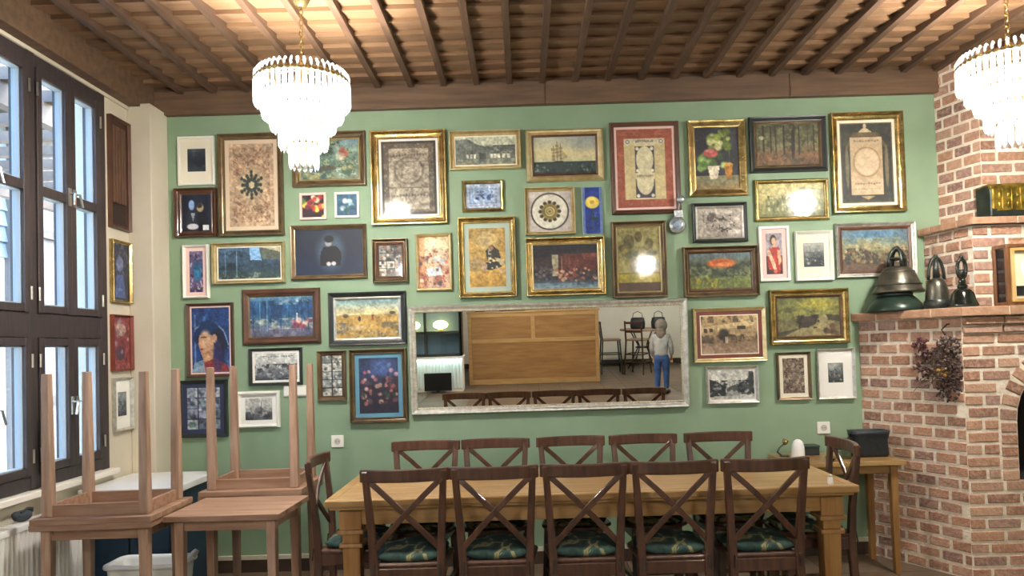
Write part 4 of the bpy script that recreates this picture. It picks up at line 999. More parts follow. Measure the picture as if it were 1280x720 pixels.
# ------------------------------------------------------------------ chandeliers
def make_chandelier():
    t = thing('crystal_chandelier', '', 'chandelier', (0, 0, 0))      # origin at the ceiling
    t0 = .44                                                           # ceiling to top ring
    obj('ceiling_cup', MB().lathe([(.004, -.07), (.03, -.06), (.05, -.02), (.055, 0)], 20), M['gold'], t, smooth=True)
    ch = MB(); n = 15; lk = (t0 - .03) / n
    for k in range(n):
        z = -.05 - k * lk; rr = [(.010 * cos(a), .017 * sin(a)) for a in [2 * pi * i / 8 for i in range(8)]]
        ch.tube([((x if k % 2 else 0), (0 if k % 2 else x), z - lk / 2 + zz) for x, zz in rr], .0028, 5, True)
    obj('chain', ch, M['gold'], t)
    # gilt ring plates carrying the crystals
    tiers = [(.226, -t0 - .012, .125, 46), (.190, -t0 - .075, .125, 40), (.152, -t0 - .145, .110, 32), (.112, -t0 - .225, .120, 24), (.066, -t0 - .315, .130, 14)]
    fr_ = MB()
    for R_, z, L_, N_ in tiers:
        fr_.lathe([(R_ - .008, z - .006), (R_ + .003, z - .006), (R_ + .003, z + .010), (R_ - .008, z + .010), (R_ - .008, z - .006)], 40, cap=False)
    for k in range(6):
        a = k * pi / 3
        fr_.tube([(.0, 0, -t0 + .06), (.1 * cos(a), .1 * sin(a), -t0 + .05), (.222 * cos(a), .222 * sin(a), -t0 - .01)], .004, 5)
    fr_.lathe([(.012, -t0 + .10), (.018, -t0 + .06), (.012, -t0), (.014, -t0 - .34), (.006, -t0 - .36)], 12)
    for R_, z, L_, N_ in tiers[1:]:
        for k in range(4):
            a = k * pi / 2; fr_.tube([(.012 * cos(a), .012 * sin(a), z), (R_ * cos(a), R_ * sin(a), z)], .003, 4)
    obj('gilt_frame', fr_, M['gold'], t, smooth=True)
    for R_, z, L_, N_ in tiers:
        cb = MB()
        for k in range(N_):
            a = 2 * pi * k / N_; ca, sa = cos(a), sin(a); w = 2 * pi * R_ / N_ * .36
            cx_, cy_ = R_ * ca, R_ * sa
            if R_ > .2:                       # curved tips standing over the top ring
                cb.tube([(cx_ * .86, cy_ * .86, z + .05), (cx_ * .93, cy_ * .93, z + .052), (cx_, cy_, z + .03), (cx_ * 1.02, cy_ * 1.02, z)], [.002, .006, .006, .003], 4)
            pts = [(-w, 0), (0, w * .7), (w, 0), (0, -w * .7)]
            v = []
            for zz in (z - .008, z - L_ + .018):
                v += [(cx_ - sa * p_ + ca * q_, cy_ + ca * p_ + sa * q_, zz) for p_, q_ in pts]
            v.append((cx_, cy_, z - L_)); v.append((cx_, cy_, z + .004))
            cb.add(v, [(0, 1, 5, 4), (1, 2, 6, 5), (2, 3, 7, 6), (3, 0, 4, 7), (4, 5, 8), (5, 6, 8), (6, 7, 8), (7, 4, 8), (1, 0, 9), (2, 1, 9), (3, 2, 9), (0, 3, 9)])
        o = obj('crystal_tier', cb, M['crystal'], t); o['kind'] = 'stuff'
    for k in range(6):
        a = k * pi / 3 + .3
        b_ = obj('bulb', MB().lathe([(.004, -.03), (.016, -.02), (.021, 0), (.014, .025), (.012, .045)], 10), M['bulb'], t, (.115 * cos(a), .115 * sin(a), -t0 - .09), smooth=True)
    b_ = obj('bulb', MB().lathe([(.004, -.03), (.016, -.02), (.021, 0), (.014, .025), (.012, .045)], 10), M['bulb'], t, (.04, 0, -t0 - .26), smooth=True)
    for nm, z, sh, rd in (('lamp_light', -t0 - .17, .8, .10), ('lamp_light', -t0 - .27, .2, .05)):
        ld = bpy.data.lights.new(nm, 'POINT'); ld.energy = LAMP_W * sh; ld.shadow_soft_size = rd; ld.color = (1, .97, .93)
        lo = link(nm, ld, t, (0, 0, z))
    return t
ch0 = make_chandelier()
c = atY(377, 60, 3.55); ch0.location = (c.x, c.y, CZ - .05)
ch0['label'] = 'lit crystal chandelier above the stacked tables by the window'; ch0['group'] = 'crystal chandeliers'
c = atY(1259, 35, 3.55)
for (x, y, lb) in ((c.x, 3.55, 'lit crystal chandelier in front of the brick chimney breast'),
                   (-1.7, -.9, 'added crystal chandelier giving fill light mid-room on the window side'),  # unseen lamp, added as fill light
                   (1.84, -.9, 'lit crystal chandelier hanging mid-room away from windows'),
                   (.1, -2.7, 'added crystal chandelier brightening the panelled counter'),  # added out of view to light the counter front
                   (3.3, -4.6, 'added crystal chandelier brightening the wall behind the high bar table')):  # added out of view to light the far wall
    d_ = dup(ch0); d_.location = (x, y, CZ - .05); d_['label'] = lb

# ------------------------------------------------------------------ long dining table
TX0, TX1, TY0, TY1, TH = -.955, 1.535, 3.36, 4.13, .772
tb = thing('dining_table', 'long oak dining table with turned square legs below the mirror', 'table', ((TX0 + TX1) / 2, (TY0 + TY1) / 2, 0))
hl, hw = (TX1 - TX0) / 2, (TY1 - TY0) / 2
for k in range(6):      # boards of the top
    y0 = -hw + .05 + k * (2 * hw - .1) / 6
    obj('top_board', MB().box((-hl + .05, y0 + .0004, TH - .03), (hl - .05, y0 + (2 * hw - .1) / 6 - .0004, TH)), M['oak'], tb, bevel=.0015, seg=1)
m = MB()
for a, b_ in (((-hl, -hw), (hl, -hw + .05)), ((-hl, hw - .05), (hl, hw)), ((-hl, -hw + .05), (-hl + .05, hw - .05)), ((hl - .05, -hw + .05), (hl, hw - .05))):
    m.box((a[0], a[1], TH - .034), (b_[0], b_[1], TH))
obj('top_border', m, M['oak'], tb, bevel=.006)
obj('top_moulding', MB().box((-hl + .018, -hw + .018, TH - .05), (hl - .018, hw - .018, TH - .034)), M['oak'], tb, bevel=.006)
m = MB()
m.box((-hl + .1, -hw + .07, TH - .13), (hl - .1, -hw + .095, TH - .05)); m.box((-hl + .1, hw - .095, TH - .13), (hl - .1, hw - .07, TH - .05))
m.box((-hl + .075, -hw + .1, TH - .13), (-hl + .1, hw - .1, TH - .05)); m.box((hl - .1, -hw + .1, TH - .13), (hl - .075, hw - .1, TH - .05))
obj('apron', m, M['oak'], tb, bevel=.003)
for sx in (-1, 1):
    for sy in (-1, 1):
        x, y = sx * (hl - .106), sy * (hw - .115)
        m = MB()
        for z0, z1, w in ((.62, .71, .108), (.60, .62, .124), (.555, .60, .086), (.535, .555, .112), (.0, .05, .092)):
            m.box((x - w / 2, y - w / 2, z0), (x + w / 2, y + w / 2, z1))
        m.bar((x, y, .05), (x, y, .535), .07, .07, .084, .084)
        obj('leg', m, M['oak_leg'], tb, bevel=.004)

# ------------------------------------------------------------------ cross-back chairs
M['cushion'] = mat('cushion_fabric', '15302a', '24483a', rough=.9, scale=14)
def cushion_material():
    m = bpy.data.materials.new('patterned_cushion'); m.use_nodes = True
    N = m.node_tree.nodes; L = m.node_tree.links; b = N['Principled BSDF']; b.inputs['Roughness'].default_value = .9
    tc = N.new('ShaderNodeTexCoord')
    nz = N.new('ShaderNodeTexNoise'); nz.inputs['Scale'].default_value = 9; nz.inputs['Detail'].default_value = 2; nz.inputs['Distortion'].default_value = 1.2
    L.new(tc.outputs['Object'], nz.inputs['Vector'])
    cr = N.new('ShaderNodeValToRGB'); cr.color_ramp.interpolation = 'CONSTANT'; e = cr.color_ramp.elements
    els = [(0, '0f2420'), (.42, '1a352e'), (.50, '2a4238'), (.56, '7d7550'), (.63, '5f5a38'), (.67, '162a26')]
    while len(e) < len(els): e.new(.5)
    for q, (p_, c_) in zip(e, els): q.position = p_; q.color = srgb(c_) + (1,)
    L.new(nz.outputs['Fac'], cr.inputs[0]); L.new(cr.outputs[0], b.inputs['Base Color'])
    return m
M['cushion'] = cushion_material()
def make_chair():
    t = thing('dining_chair', '', 'chair')
    for s in (-1, 1):
        p = [(s * .178, -.235, 0), (s * .163, -.205, .2), (s * .150, -.195, .44), (s * .157, -.203, .62), (s * .176, -.236, .922)]
        obj('rear_leg', MB().sweep(p, [.03, .036, .038, .034, .03], [.03, .036, .038, .032, .026]), M['dark_walnut'], t, bevel=.005)
        obj('front_leg', MB().bar((s * .12, .104, 0), (s * .118, .098, .474), .026, .026, .036, .036), M['dark_walnut'], t, bevel=.004)
    n = 12
    rp = [(-.199 + .398 * k / n, -.262 + .042 * ((k - n / 2) / (n / 2)) ** 2, .901) for k in range(n + 1)]
    obj('top_rail', MB().sweep(rp, .024, .058, ref=(0, 0, 1)), M['dark_walnut'], t, bevel=.006)
    for s in (-1, 1):
        p = []
        for k in range(9):
            u = k / 8
            x = s * (-.168 + .318 * u); z = .885 - .325 * u
            yy = -.234 + .03 * u - .024 * sin(pi * u) + s * .005
            p.append((x, yy, z + .012 * sin(pi * u)))
        obj('cross_brace', MB().sweep(p, .012, .026, ref=(s * .66, 0, .75)), M['dark_walnut'], t, bevel=.003)
    seat = [(-.165, -.19), (.165, -.19), (.190, .045), (.165, .09), (.13, .126), (.085, .163), (-.085, .163), (-.13, .126), (-.165, .09), (-.190, .045)]
    obj('seat', MB().prism(seat, .472, .495), M['dark_walnut'], t, bevel=.008)
    m = MB(); m.box((-.15, -.2, .415), (.15, -.178, .474)); m.box((-.12, .09, .415), (.12, .11, .474))
    for s in (-1, 1): m.bar((s * .155, -.18, .444), (s * .122, .095, .444), .06, .02, ref=(1, 0, 0))
    obj('seat_apron', m, M['dark_walnut'], t, bevel=.003)
    m = MB()
    for s in (-1, 1): m.bar((s * .163, -.2, .19), (s * .12, .10, .19), .022, .016, ref=(1, 0, 0))
    m.bar((-.142, -.02, .19), (.142, -.02, .19), .022, .016, ref=(0, 1, 0))
    obj('stretcher', m, M['dark_walnut'], t, bevel=.003)
    # puffed seat pad
    cm = MB(); N_ = 28; rings_ = [(0.001, .052), (.45, .052), (.75, .046), (.92, .034), (1, .02), (.96, .006), (.85, .0), (.001, .0)]
    v = []; f = []
    for r_, z in rings_:
        for k in range(N_):
            a = 2 * pi * k / N_; ex = .35 if sin(a) < .05 else .66
            cx_ = abs(cos(a)) ** ex * (1 if cos(a) > 0 else -1); sy_ = abs(sin(a)) ** ex * (1 if sin(a) > 0 else -1)
            yy = sy_ * .165 * r_; wx = .158 + .014 * (yy + .19) / .38
            v.append((cx_ * wx * r_, yy - .012, (.495 + z * .9) + (.004 * sin(5 * a) if r_ > .6 else 0)))
    for i in range(len(rings_) - 1):
        for k in range(N_): f.append((i * N_ + k, i * N_ + (k + 1) % N_, (i + 1) * N_ + (k + 1) % N_, (i + 1) * N_ + k))
    cm.add(v, f)
    cu = obj('seat_cushion', cm, M['cushion'], t, smooth=True); cu['label'] = 'green and yellow patterned seat cushion'
    for s in (-1, 1): obj('cushion_tie', MB().tube([(s * .13, -.17, .505), (s * .148, -.222, .495), (s * .15, -.228, .44)], .004, 5), M['frame_black'], t)
    return t
ch = make_chair()
rank = ['nearest the stacked tables', 'second from the stacked tables', 'in the middle', 'second from the fireplace', 'nearest the fireplace']
spots = []
for k, (px_, py_) in enumerate(((508, 590), (617, 584), (731, 581), (844, 577), (958, 573))):
    x = atY(px_, py_, 3.22).x + (-.0172, 0, 0, .0016, .002)[k]
    spots.append((x, 3.22 + .262, [.01, -.008, .0, -.01, .008][k], 'dark cross-back chair on the table side facing the mirror, ' + rank[k], 'chairs on the open side of the dining table'))
for k, (px_, py_) in enumerate(((525, 553), (619, 550), (713, 547), (803, 545), (895, 543))):
    x = atY(px_, py_, 4.26).x + (.040 if k == 0 else 0)
    spots.append((x, 4.26 - .262, pi + [.01, -.012, .01, .012, -.01][k], 'dark cross-back chair backing on the mirror wall, ' + rank[k], 'chairs along the wall side of the dining table'))
spots.append((-1.115 + .262, 3.73, -pi / 2 + .03, 'dark cross-back chair at the table end by the stacked tables', 'chairs at the table ends'))
spots.append((1.66 - .262, 3.75, pi / 2 - .04, 'dark cross-back chair at the table end by the fireplace', 'chairs at the table ends'))
for k, (x, y, rz, lb, gr) in enumerate(spots):
    o = ch if k == 0 else dup(ch)
    o.location = (x, y, 0); o.rotation_euler = (0, 0, rz); o['label'] = lb; o['group'] = gr

# ------------------------------------------------------------------ small tables, some stacked upside down
SH, SW, SD = .70, .56, .44
def make_small_table(name, w, d, h):
    t = thing(name, '', 'table')
    n = 4
    for k in range(n):
        obj('top_board', MB().box((-w / 2, -d / 2 + d * k / n + .0004, h - .028), (w / 2, -d / 2 + d * (k + 1) / n - .0004, h)), M['beech'], t, bevel=.002, seg=1)
    ix, iy = w / 2 - .055, d / 2 - .06
    m = MB()
    for s in (-1, 1):
        m.box((-ix, s * iy - .01, h - .083), (ix, s * iy + .01, h - .028)); m.box((s * ix - .01, -iy, h - .083), (s * ix + .01, iy, h - .028))
    obj('apron', m, M['beech'], t, bevel=.002)
    for sx in (-1, 1):
        for sy in (-1, 1):
            obj('leg', MB().bar((sx * ix * 1.01, sy * iy * 1.01, 0), (sx * ix, sy * iy, h - .03), .034, .034, .046, .046), M['beech_leg'], t, bevel=.004)
    return t
st = make_small_table('small_table', SW, SD, SH)
def place_table(o, x, y, rz, lb, flip=False, z=0):
    o.location = (x, y, z + (SH if flip else 0)); o.rotation_euler = (pi if flip else 0, 0, rz); o['label'] = lb; o['group'] = 'small wooden tables by the window'
ax_, ay_ = -2.045, 3.575
place_table(st, ax_, ay_, .02, 'small wooden table carrying an upturned table beside the radiator')
place_table(dup(st), ax_ + .004, ay_, .02, 'upturned small table, legs in the air, nearest the window', True, SH)
place_table(dup(st), -1.468, 3.675, -.03, 'small wooden table with bare top pushed against the stacked pair')
place_table(dup(st), -1.515, 4.135, .0, 'small wooden table under an upturned table near green wall')
place_table(dup(st), -1.512, 4.135, .01, 'upturned small table, legs in the air, beside dining table end', True, SH)
sd_ = make_small_table('side_table', .70, .43, .70)
sd_.location = (1.952, 4.625, 0); sd_['label'] = 'small oak side table against green wall next to fireplace'
for c in sd_.children: c.data.materials[0] = M['oak_leg' if c.name.startswith('leg') else 'oak']

# white topped cabinet behind the stack
wc = thing('low_cabinet', 'low cabinet with white top and dark blue body under the window corner', 'cabinet', (-2.285, 4.375, 0))
obj('body', MB().box((-.24, -.255, .06), (.26, .265, .685)), mat('cabinet_blue', '1d3446', '243d50', rough=.5, scale=4), wc, bevel=.004)
for s in (-1, 1): obj('door', MB().box((-.22 if s < 0 else .015, -.267, .08), (.005 if s < 0 else .24, -.255, .665)), _mats['cabinet_blue'], wc, bevel=.003)
obj('plinth', MB().box((-.22, -.23, 0), (.24, .25, .06)), M['frame_black'], wc)
obj('top', MB().box((-.268, -.285, .685), (.285, .29, .725)), M['white_plastic'], wc, bevel=.006)
# white plastic tub under the tables
tub = thing('plastic_tub', 'white plastic tub with rolled rim under the small tables', 'tub', (-2.05, 3.915, 0))
def rrect(w, d, r, z, n=6):
    P = []
    for cx_, cy_, a0 in ((w - r, d - r, 0), (-w + r, d - r, 90), (-w + r, -d + r, 180), (w - r, -d + r, 270)):
        for k in range(n): a = radians(a0 + 90 * k / (n - 1)); P.append((cx_ + r * cos(a), cy_ + r * sin(a), z))
    return P
m = MB(); lv = [rrect(.17, .075, .03, 0), rrect(.20, .10, .04, .36), rrect(.185, .085, .035, .36), rrect(.155, .06, .025, .012)]
v = sum(lv, []); n = len(lv[0]); f = [(i * n + k, i * n + (k + 1) % n, (i + 1) * n + (k + 1) % n, (i + 1) * n + k) for i in range(3) for k in range(n)] + [tuple(range(n - 1, -1, -1)), tuple(3 * n + k for k in range(n))]
obj('shell', m.add(v, f), M['white_plastic'], tub, smooth=False)
obj('rim', MB().tube(rrect(.205, .105, .045, .362), .014, 8, True), M['white_plastic'], tub, smooth=True)
obj('handle', MB().tube([(.20, -.05, .36), (.23, -.04, .40), (.24, 0, .415), (.23, .04, .40), (.20, .05, .36)], .011, 8), M['white_plastic'], tub, smooth=True)

# radiator below the window
rd = thing('radiator', 'white panel radiator under the window', 'radiator', (LX + .085, 3.2, .12))
RL = .79
m = MB(); n = int(2 * RL / .033)
prof = []
for k in range(n):
    y0 = -RL + 2 * RL * k / n; w = 2 * RL / n
    prof += [(y0, .0), (y0 + w * .2, .012), (y0 + w * .65, .012), (y0 + w * .85, .0)]
prof.append((RL, 0))
v = []; f = []
for y_, d_ in prof: v += [(.04 + d_, y_, .02), (.04 + d_, y_, .53)]
for k in range(len(prof) - 1): f.append((2 * k, 2 * k + 2, 2 * k + 3, 2 * k + 1))
obj('ribbed_panel', m.add(v, f), M['radiator'], rd)
obj('casing', MB().box((-.045, -RL, .0), (.04, RL, .55)).box((-.045, -RL - .004, .0), (.056, -RL, .56)).box((-.045, RL, .0), (.056, RL + .004, .56)).box((.036, -RL, .53), (.056, RL, .56)).box((.036, -RL, 0), (.056, RL, .02)), M['radiator'], rd, bevel=.003)
g = MB()
for k in range(60): g.box((-.04, -RL + .02 + k * (2 * RL - .04) / 60, .55), (.036, -RL + .032 + k * (2 * RL - .04) / 60, .558))
o = obj('top_grille', g, M['radiator'], rd); o['kind'] = 'stuff'
obj('bracket', MB().box((-.064, -.5, .1), (-.045, -.46, .5)).box((-.064, .46, .1), (-.045, .5, .5)), M['radiator'], rd)
obj('pipe', MB().tube([(0, RL - .03, .0), (0, RL - .03, -.12)], .011, 8), M['radiator'], rd)
# small dark pouch on the radiator
c = atX(28, 638, LX + .07)
pc = thing('dark_pouch', 'small dark lumpy pouch lying on the radiator top', 'pouch', (c.x, c.y, .678))
m = MB().ball((0, 0, .028), .03, 8, (1.1, 2.0, .93)).ball((0, -.04, .038), .02, 7, (1.2, 1.2, 1)).ball((0, .045, .044), .018, 7, (1.2, 1.1, 1))
obj('body', m, mat('dark_cloth', '2c3138', '3a4048', rough=.8, scale=20), pc, smooth=True)
obj('strap', MB().tube([(.02, -.04, .05), (.025, 0, .066), (.02, .045, .056)], .005, 6), M['frame_black'], pc)

# wall plates
def wall_plate(box, lb, socket=True):
    x0, y0, x1, y1 = box
    c = atY((x0 + x1) / 2, (y0 + y1) / 2, WY); s = c.y / FPX * 1.0
    t = thing('power_socket' if socket else 'junction_box', lb, 'socket' if socket else 'box', (c.x, WY, c.z))
    w, h = (x1 - x0) * s, (y1 - y0) * s
    if socket: t['group'] = 'sockets on the green wall'
    obj('plate', MB().box((-w / 2, -.011, -h / 2), (w / 2, 0, h / 2)), M['frame_white'], t, bevel=.004)
    if socket:
        obj('well', MB().lathe([(.021, 0), (.021, .003), (.017, .003), (.016, .001), (.001, .001)], 20), mat('socket_well', 'bdb9aa', rough=.5), t, (0, -.011, 0), (radians(90), 0, 0))
        for q in (-1, 1): obj('contact_hole', MB().lathe([(.003, 0), (.003, .0016)], 8), M['dark'], t, (q * .008, -.0115, 0), (radians(90), 0, 0))
    else:
        obj('cover', MB().box((-w / 2 + .006, -.02, -h / 2 + .006), (w / 2 - .006, -.011, h / 2 - .006)), M['frame_white'], t, bevel=.004)
wall_plate((414.5, 544, 430, 559), 'white wall socket beside the stacked tables')
wall_plate((1021, 527, 1037, 542), 'white wall socket above the side table')
wall_plate((355, 481.5, 389, 495.5), 'flat cream junction box on wall behind upturned table legs', False)

# glass evil-eye style hanging ornament
c = atY(846, 262, WY)
og = thing('hanging_ornament', 'silver and glass ornament hanging beside the red mounted textile', 'ornament', (c.x, WY - .001, c.z))
M['orn'] = mat('ornament_silver', '9aa4a8', 'd8dedd', rough=.25, metal=.7, scale=40)
s = c.y / FPX
obj('drop', MB().lathe([(.001, -.0), (.03, .006), (.052, .014), (.058, .02), (.05, .03), (.001, .034)], 24), M['orn'], og, ((845 - 846) * s, 0, (262 - 282) * s), (radians(90), 0, 0), smooth=True)
obj('rosette', MB().lathe([(.001, .034), (.012, .04), (.02, .036), (.026, .042), (.03, .034)], 16, cap=False), M['pane'] if False else mat('ornament_blue', '6d7f96', 'aeb9c4', rough=.2, scale=30), og, ((845 - 846) * s, 0, (262 - 282) * s), (radians(90), 0, 0), smooth=True)
obj('upper_disc', MB().lathe([(.001, 0), (.024, .006), (.028, .012), (.02, .02), (.001, .022)], 20), M['orn'], og, ((849 - 846) * s, -.042, (262 - 251) * s), (radians(90), 0, 0), smooth=True)
obj('link', MB().box((-.03, -.046, -.034), (.03, -.031, .016)), M['orn'], og, (0, 0, (262 - 267) * s), bevel=.004)
obj('cord', MB().tube([(0, -.036, -.02), ((849 - 846) * s, -.04, .05), (.006, -.036, .10), (.004, -.031, .125)], .0025, 6), M['orn'], og)

# ------------------------------------------------------------------ things on the mantel
M['bronze'] = mat('aged_bronze', '4a4841', '6e6a5c', rough=.34, metal=.8, scale=14)
M['dark_bronze'] = mat('dark_bronze', '2f3330', '454a44', rough=.35, metal=.7, scale=14)
M['black_gloss'] = mat('black_glaze', '11130f', '1d211b', rough=.12, scale=10, coat=.6)
MZ = ZM2
def crown(m, z, w, h, r, depth=.014):
    """openwork crown loops of a bell"""
    for a in (0, pi / 2):
        pts = [(w * cos(t) * cos(a), w * cos(t) * sin(a), z + h * sin(t) ** .8 if sin(t) > 0 else z) for t in [pi * k / 10 for k in range(11)]]
        m.tube(pts, r, 7)
    m.tube([(w * .9 * cos(t), w * .9 * sin(t), z + h * .45) for t in [2 * pi * k / 12 for k in range(12)]], r * .8, 6, True)
    m.ball((0, 0, z + h), r * 1.9, 7)
bp_ = atY(1120, 388, 4.72)
bl = thing('upturned_bowl', 'dark green domed bowl under the large bell on the mantel', 'bowl', (bp_.x, 4.72, MZ))
obj('dome', MB().lathe([(.175, 0), (.177, .008), (.158, .045), (.124, .085), (.09, .112), (.07, .118), (.001, .118)], 32), mat('green_patina', '1f2e26', '33473a', rough=.3, metal=.4, scale=8), bl, smooth=True)
obj('foot_ring', MB().lathe([(.10, .10), (.105, .118), (.095, .124), (.085, .118), (.085, .10)], 28, cap=False), M['dark_bronze'], bl, smooth=True)
be = thing('bronze_bell', 'large bronze bell with openwork crown standing on upturned bowl', 'bell', (bp_.x + .02, 4.72, MZ + .121))
obj('body', MB().lathe([(.001, .0), (.152, .0), (.158, .004), (.155, .016), (.142, .03), (.128, .07), (.108, .12), (.088, .155), (.07, .17), (.03, .178), (.001, .178)], 36), M['bronze'], be, smooth=True)
for z, r in ((.05, .141), (.135, .1)): obj('band', MB().lathe([(r, z), (r + .004, z + .004), (r - .004, z + .01)], 32, cap=False), M['bronze'], be, smooth=True)
m = MB(); crown(m, .172, .056, .12, .011); obj('crown', m, M['dark_bronze'], be, smooth=True)

b2 = atY(1172, 384, 4.50)
be2 = thing('bronze_bell', 'slim grey bell with loop handle beside the large bell', 'bell', (b2.x, 4.50, MZ))
obj('body', MB().lathe([(.001, .0), (.071, .0), (.074, .006), (.071, .03), (.066, .045), (.068, .06), (.064, .1), (.058, .15), (.048, .18), (.025, .195), (.001, .196)], 32), M['bronze'], be2, smooth=True)
obj('base_band', MB().lathe([(.072, .0), (.076, .004), (.076, .05), (.069, .058)], 32, cap=False), M['dark_bronze'], be2, smooth=True)
m = MB()
m.tube([(.05 * cos(t), 0, .185 + .14 * sin(t)) for t in [pi * k / 12 for k in range(13)]], .010, 8); m.tube([(.0, 0, .19), (0, 0, .32)], [.022, .012], 8); m.ball((0, 0, .325), .016, 7)
obj('handle', m, M['dark_bronze'], be2, smooth=True)
b3 = atY(1204, 383, 4.352)
be3 = thing('hand_bell', 'glossy black hand bell with tall knobbed handle on the mantel', 'bell', (b3.x, 4.352, MZ))
obj('body', MB().lathe([(.001, .0), (.082, .0), (.086, .008), (.08, .025), (.07, .05), (.062, .085), (.048, .105), (.03, .118), (.001, .12)], 32), M['black_gloss'], be3, smooth=True)
m = MB().lathe([(.026, .115), (.03, .13), (.018, .145), (.022, .16), (.013, .18)], 20)
m.tube([(.026 * cos(t), 0, .235 + .06 * sin(t)) for t in [2 * pi * k / 16 for k in range(16)]], .011, 8, True); m.ball((0, 0, .305), .013, 7); m.tube([(0, 0, .18), (0, 0, .23)], .014, 8)
obj('handle', m, M['black_gloss'], be3, smooth=True)

# wooden clock case
cl0 = atY(1259, 340, 4.325).x
ck = thing('wooden_clock', 'brown wooden mantel clock case with side windows', 'clock', (cl0 + .17, 4.395, MZ))
M['clock_wood'] = mat('clock_wood', '5e3b22', '7a5030', rough=.35, scale=5, stretch=(8, 8, 1), coat=.4)
m = MB(); w, d, h = .17, .066, .375
for z0, z1, e in ((0, .025, .0), (h - .022, h, .0)): m.box((-w - e, -d - e, z0), (w + e, d + e, z1))
m.box((-w, d - .008, .02), (w, d, h - .02))
for sx in (-1, 1):
    for sy in (-1, 1): m.box((sx * w - (.022 if sx > 0 else 0), sy * d - (.022 if sy > 0 else 0), .02), (sx * w + (.022 if sx < 0 else 0), sy * d + (.022 if sy < 0 else 0), h - .02))
obj('case', m, M['clock_wood'], ck, bevel=.004)
for sx in (-1, 1): obj('side_glass', MB().box((sx * (w - .012) - .001, -d + .022, .025), (sx * (w - .012) + .001, d - .022, h - .022)), mat('smoked_glass', '15191c', rough=.08), ck)
obj('door_frame', MB().rings(2 * w - .05, h - .05, [(0, 0), (0, .012), (.018, .016), (.02, .002)]), mat('clock_trim', 'c9a56a', 'b58f52', rough=.4, scale=8), ck, (0, -d + .004, h / 2))
obj('face', MB().box((-w + .045, -d + .01, .045), (w - .045, -d + .014, h - .045)), mat('clock_face', 'e3d6b2', rough=.5), ck)
obj('dial', MB().lathe([(.001, 0), (.085, 0), (.085, .004), (.001, .004)], 32), mat('clock_dial', 'f2ecd8', rough=.4), ck, (0, -d + .01, h * .6), (radians(90), 0, 0))
obj('hands', MB().bar((0, -d + .004, h * .6), (.03, -d + .004, h * .6 + .05), .004, .002).bar((0, -d + .004, h * .6), (-.03, -d + .004, h * .6 + .02), .005, .002), M['dark'], ck)
obj('lower_panel', MB().box((-w + .06, -d + .006, .06), (w - .06, -d + .011, .12)), M['dark'], ck)

# gilt carved casket on the upper ledge
gc = thing('gilt_casket', 'gilt carved casket with dark ends on the upper brick ledge', 'casket', (atY(1229, 255, 4.50).x + .20, 4.505, ZL2))
M['relief_gold'] = mat('relief_gold', 'b8983e', '6f5a24', rough=.35, metal=.8, scale=22, bump=.8, bscale=22)
obj('body', MB().prism([(-.075, .0), (.07, .0), (.07, .2), (-.05, .2), (-.075, .17)], -.2, .2), M['dark_bronze'], gc, rot=(radians(90), 0, radians(90)), bevel=.008)
m = MB()
for k in range(7):
    x = -.17 + k * .056
    m.box((x - .016, -.084, .045), (x + .016, -.07, .175)); m.ball((x + .028, -.074, .13), .018, 7, (1, .7, 1.2)); m.ball((x + .028, -.074, .075), .014, 7, (1, .7, 1.4))
m.box((-.19, -.079, .05), (.195, -.07, .17)); m.box((-.2, -.082, .17), (.2, -.06, .19)); m.box((-.16, -.082, .035), (.2, -.06, .05))
obj('front_relief', m, M['relief_gold'], gc, bevel=.004)
obj('lid', MB().box((-.2, -.06, .19), (.2, .07, .206)), M['relief_gold'], gc, bevel=.006)

# dried bunch hanging on the side of the fireplace
u = Vector((B1 - A1, FY1 - WY)).normalized(); nrm = Vector((u.y, -u.x))      # along the face, outward normal
def face_pt(px_, py_):
    d = ray(px_, py_); A = Vector((A1, WY)); den = d.x * nrm.x + d.y * nrm.y
    t_ = ((A.x - CAM.x) * nrm.x + (A.y - CAM.y) * nrm.y) / den; return CAM + d * t_
h0 = face_pt(1178, 412)
dbn = thing('dried_bunch', 'dried flower and pepper bunch hanging on the fireplace side', 'dried flowers', (h0.x + nrm.x * .006, h0.y + nrm.y * .006, h0.z))
rw = random.Random(11)
def fl(px_, py_, off):
    q = face_pt(px_, py_); return (q.x - h0.x + nrm.x * off, q.y - h0.y + nrm.y * off, q.z - h0.z)
obj('hook', MB().tube([fl(1187, 405, -.008), fl(1187, 405, .02), fl(1181, 412, .028), fl(1184, 419, .016)], .004, 6), M['dark'], dbn)
m = MB()
for k in range(46):
    a = rw.uniform(.3, 1); m.tube([fl(1184, 416, .012), fl(1184 + rw.uniform(-26, 16) * a, 440 + 20 * a, .02 + rw.uniform(0, .04)), fl(1176 + rw.uniform(-30, 28), 450 + rw.uniform(-25, 40), rw.uniform(.01, .05))], .002, 4)
obj('twigs', m, mat('dry_twig', '6a5746', '4a3c30', rough=.9, scale=20), dbn)
def blobs(nm, n, pts, r0, r1, mt, sq=(1, 1, 1)):
    m = MB()
    for k in range(n):
        x0, y0, x1, y1 = rw.choice(pts)
        m.ball(fl(rw.uniform(x0, x1), rw.uniform(y0, y1), rw.uniform(.012, .05)), rw.uniform(r0, r1), 6, (rw.uniform(.7, 1.3), rw.uniform(.7, 1.3), rw.uniform(.7, 1.4)))
    o = obj(nm, m, mt, dbn, smooth=True); o['kind'] = 'stuff'
blobs('dark_seed_heads', 240, [(1175, 470, 1205, 502), (1180, 440, 1206, 480)], .004, .009, mat('seed_head', '2f211d', '4b2f2a', rough=.6, scale=30))
blobs('dried_peppers', 60, [(1146, 422, 1164, 446), (1148, 452, 1168, 474), (1160, 426, 1190, 446)], .005, .011, mat('dried_pepper', '56262a', '3a1c22', rough=.4, scale=30))
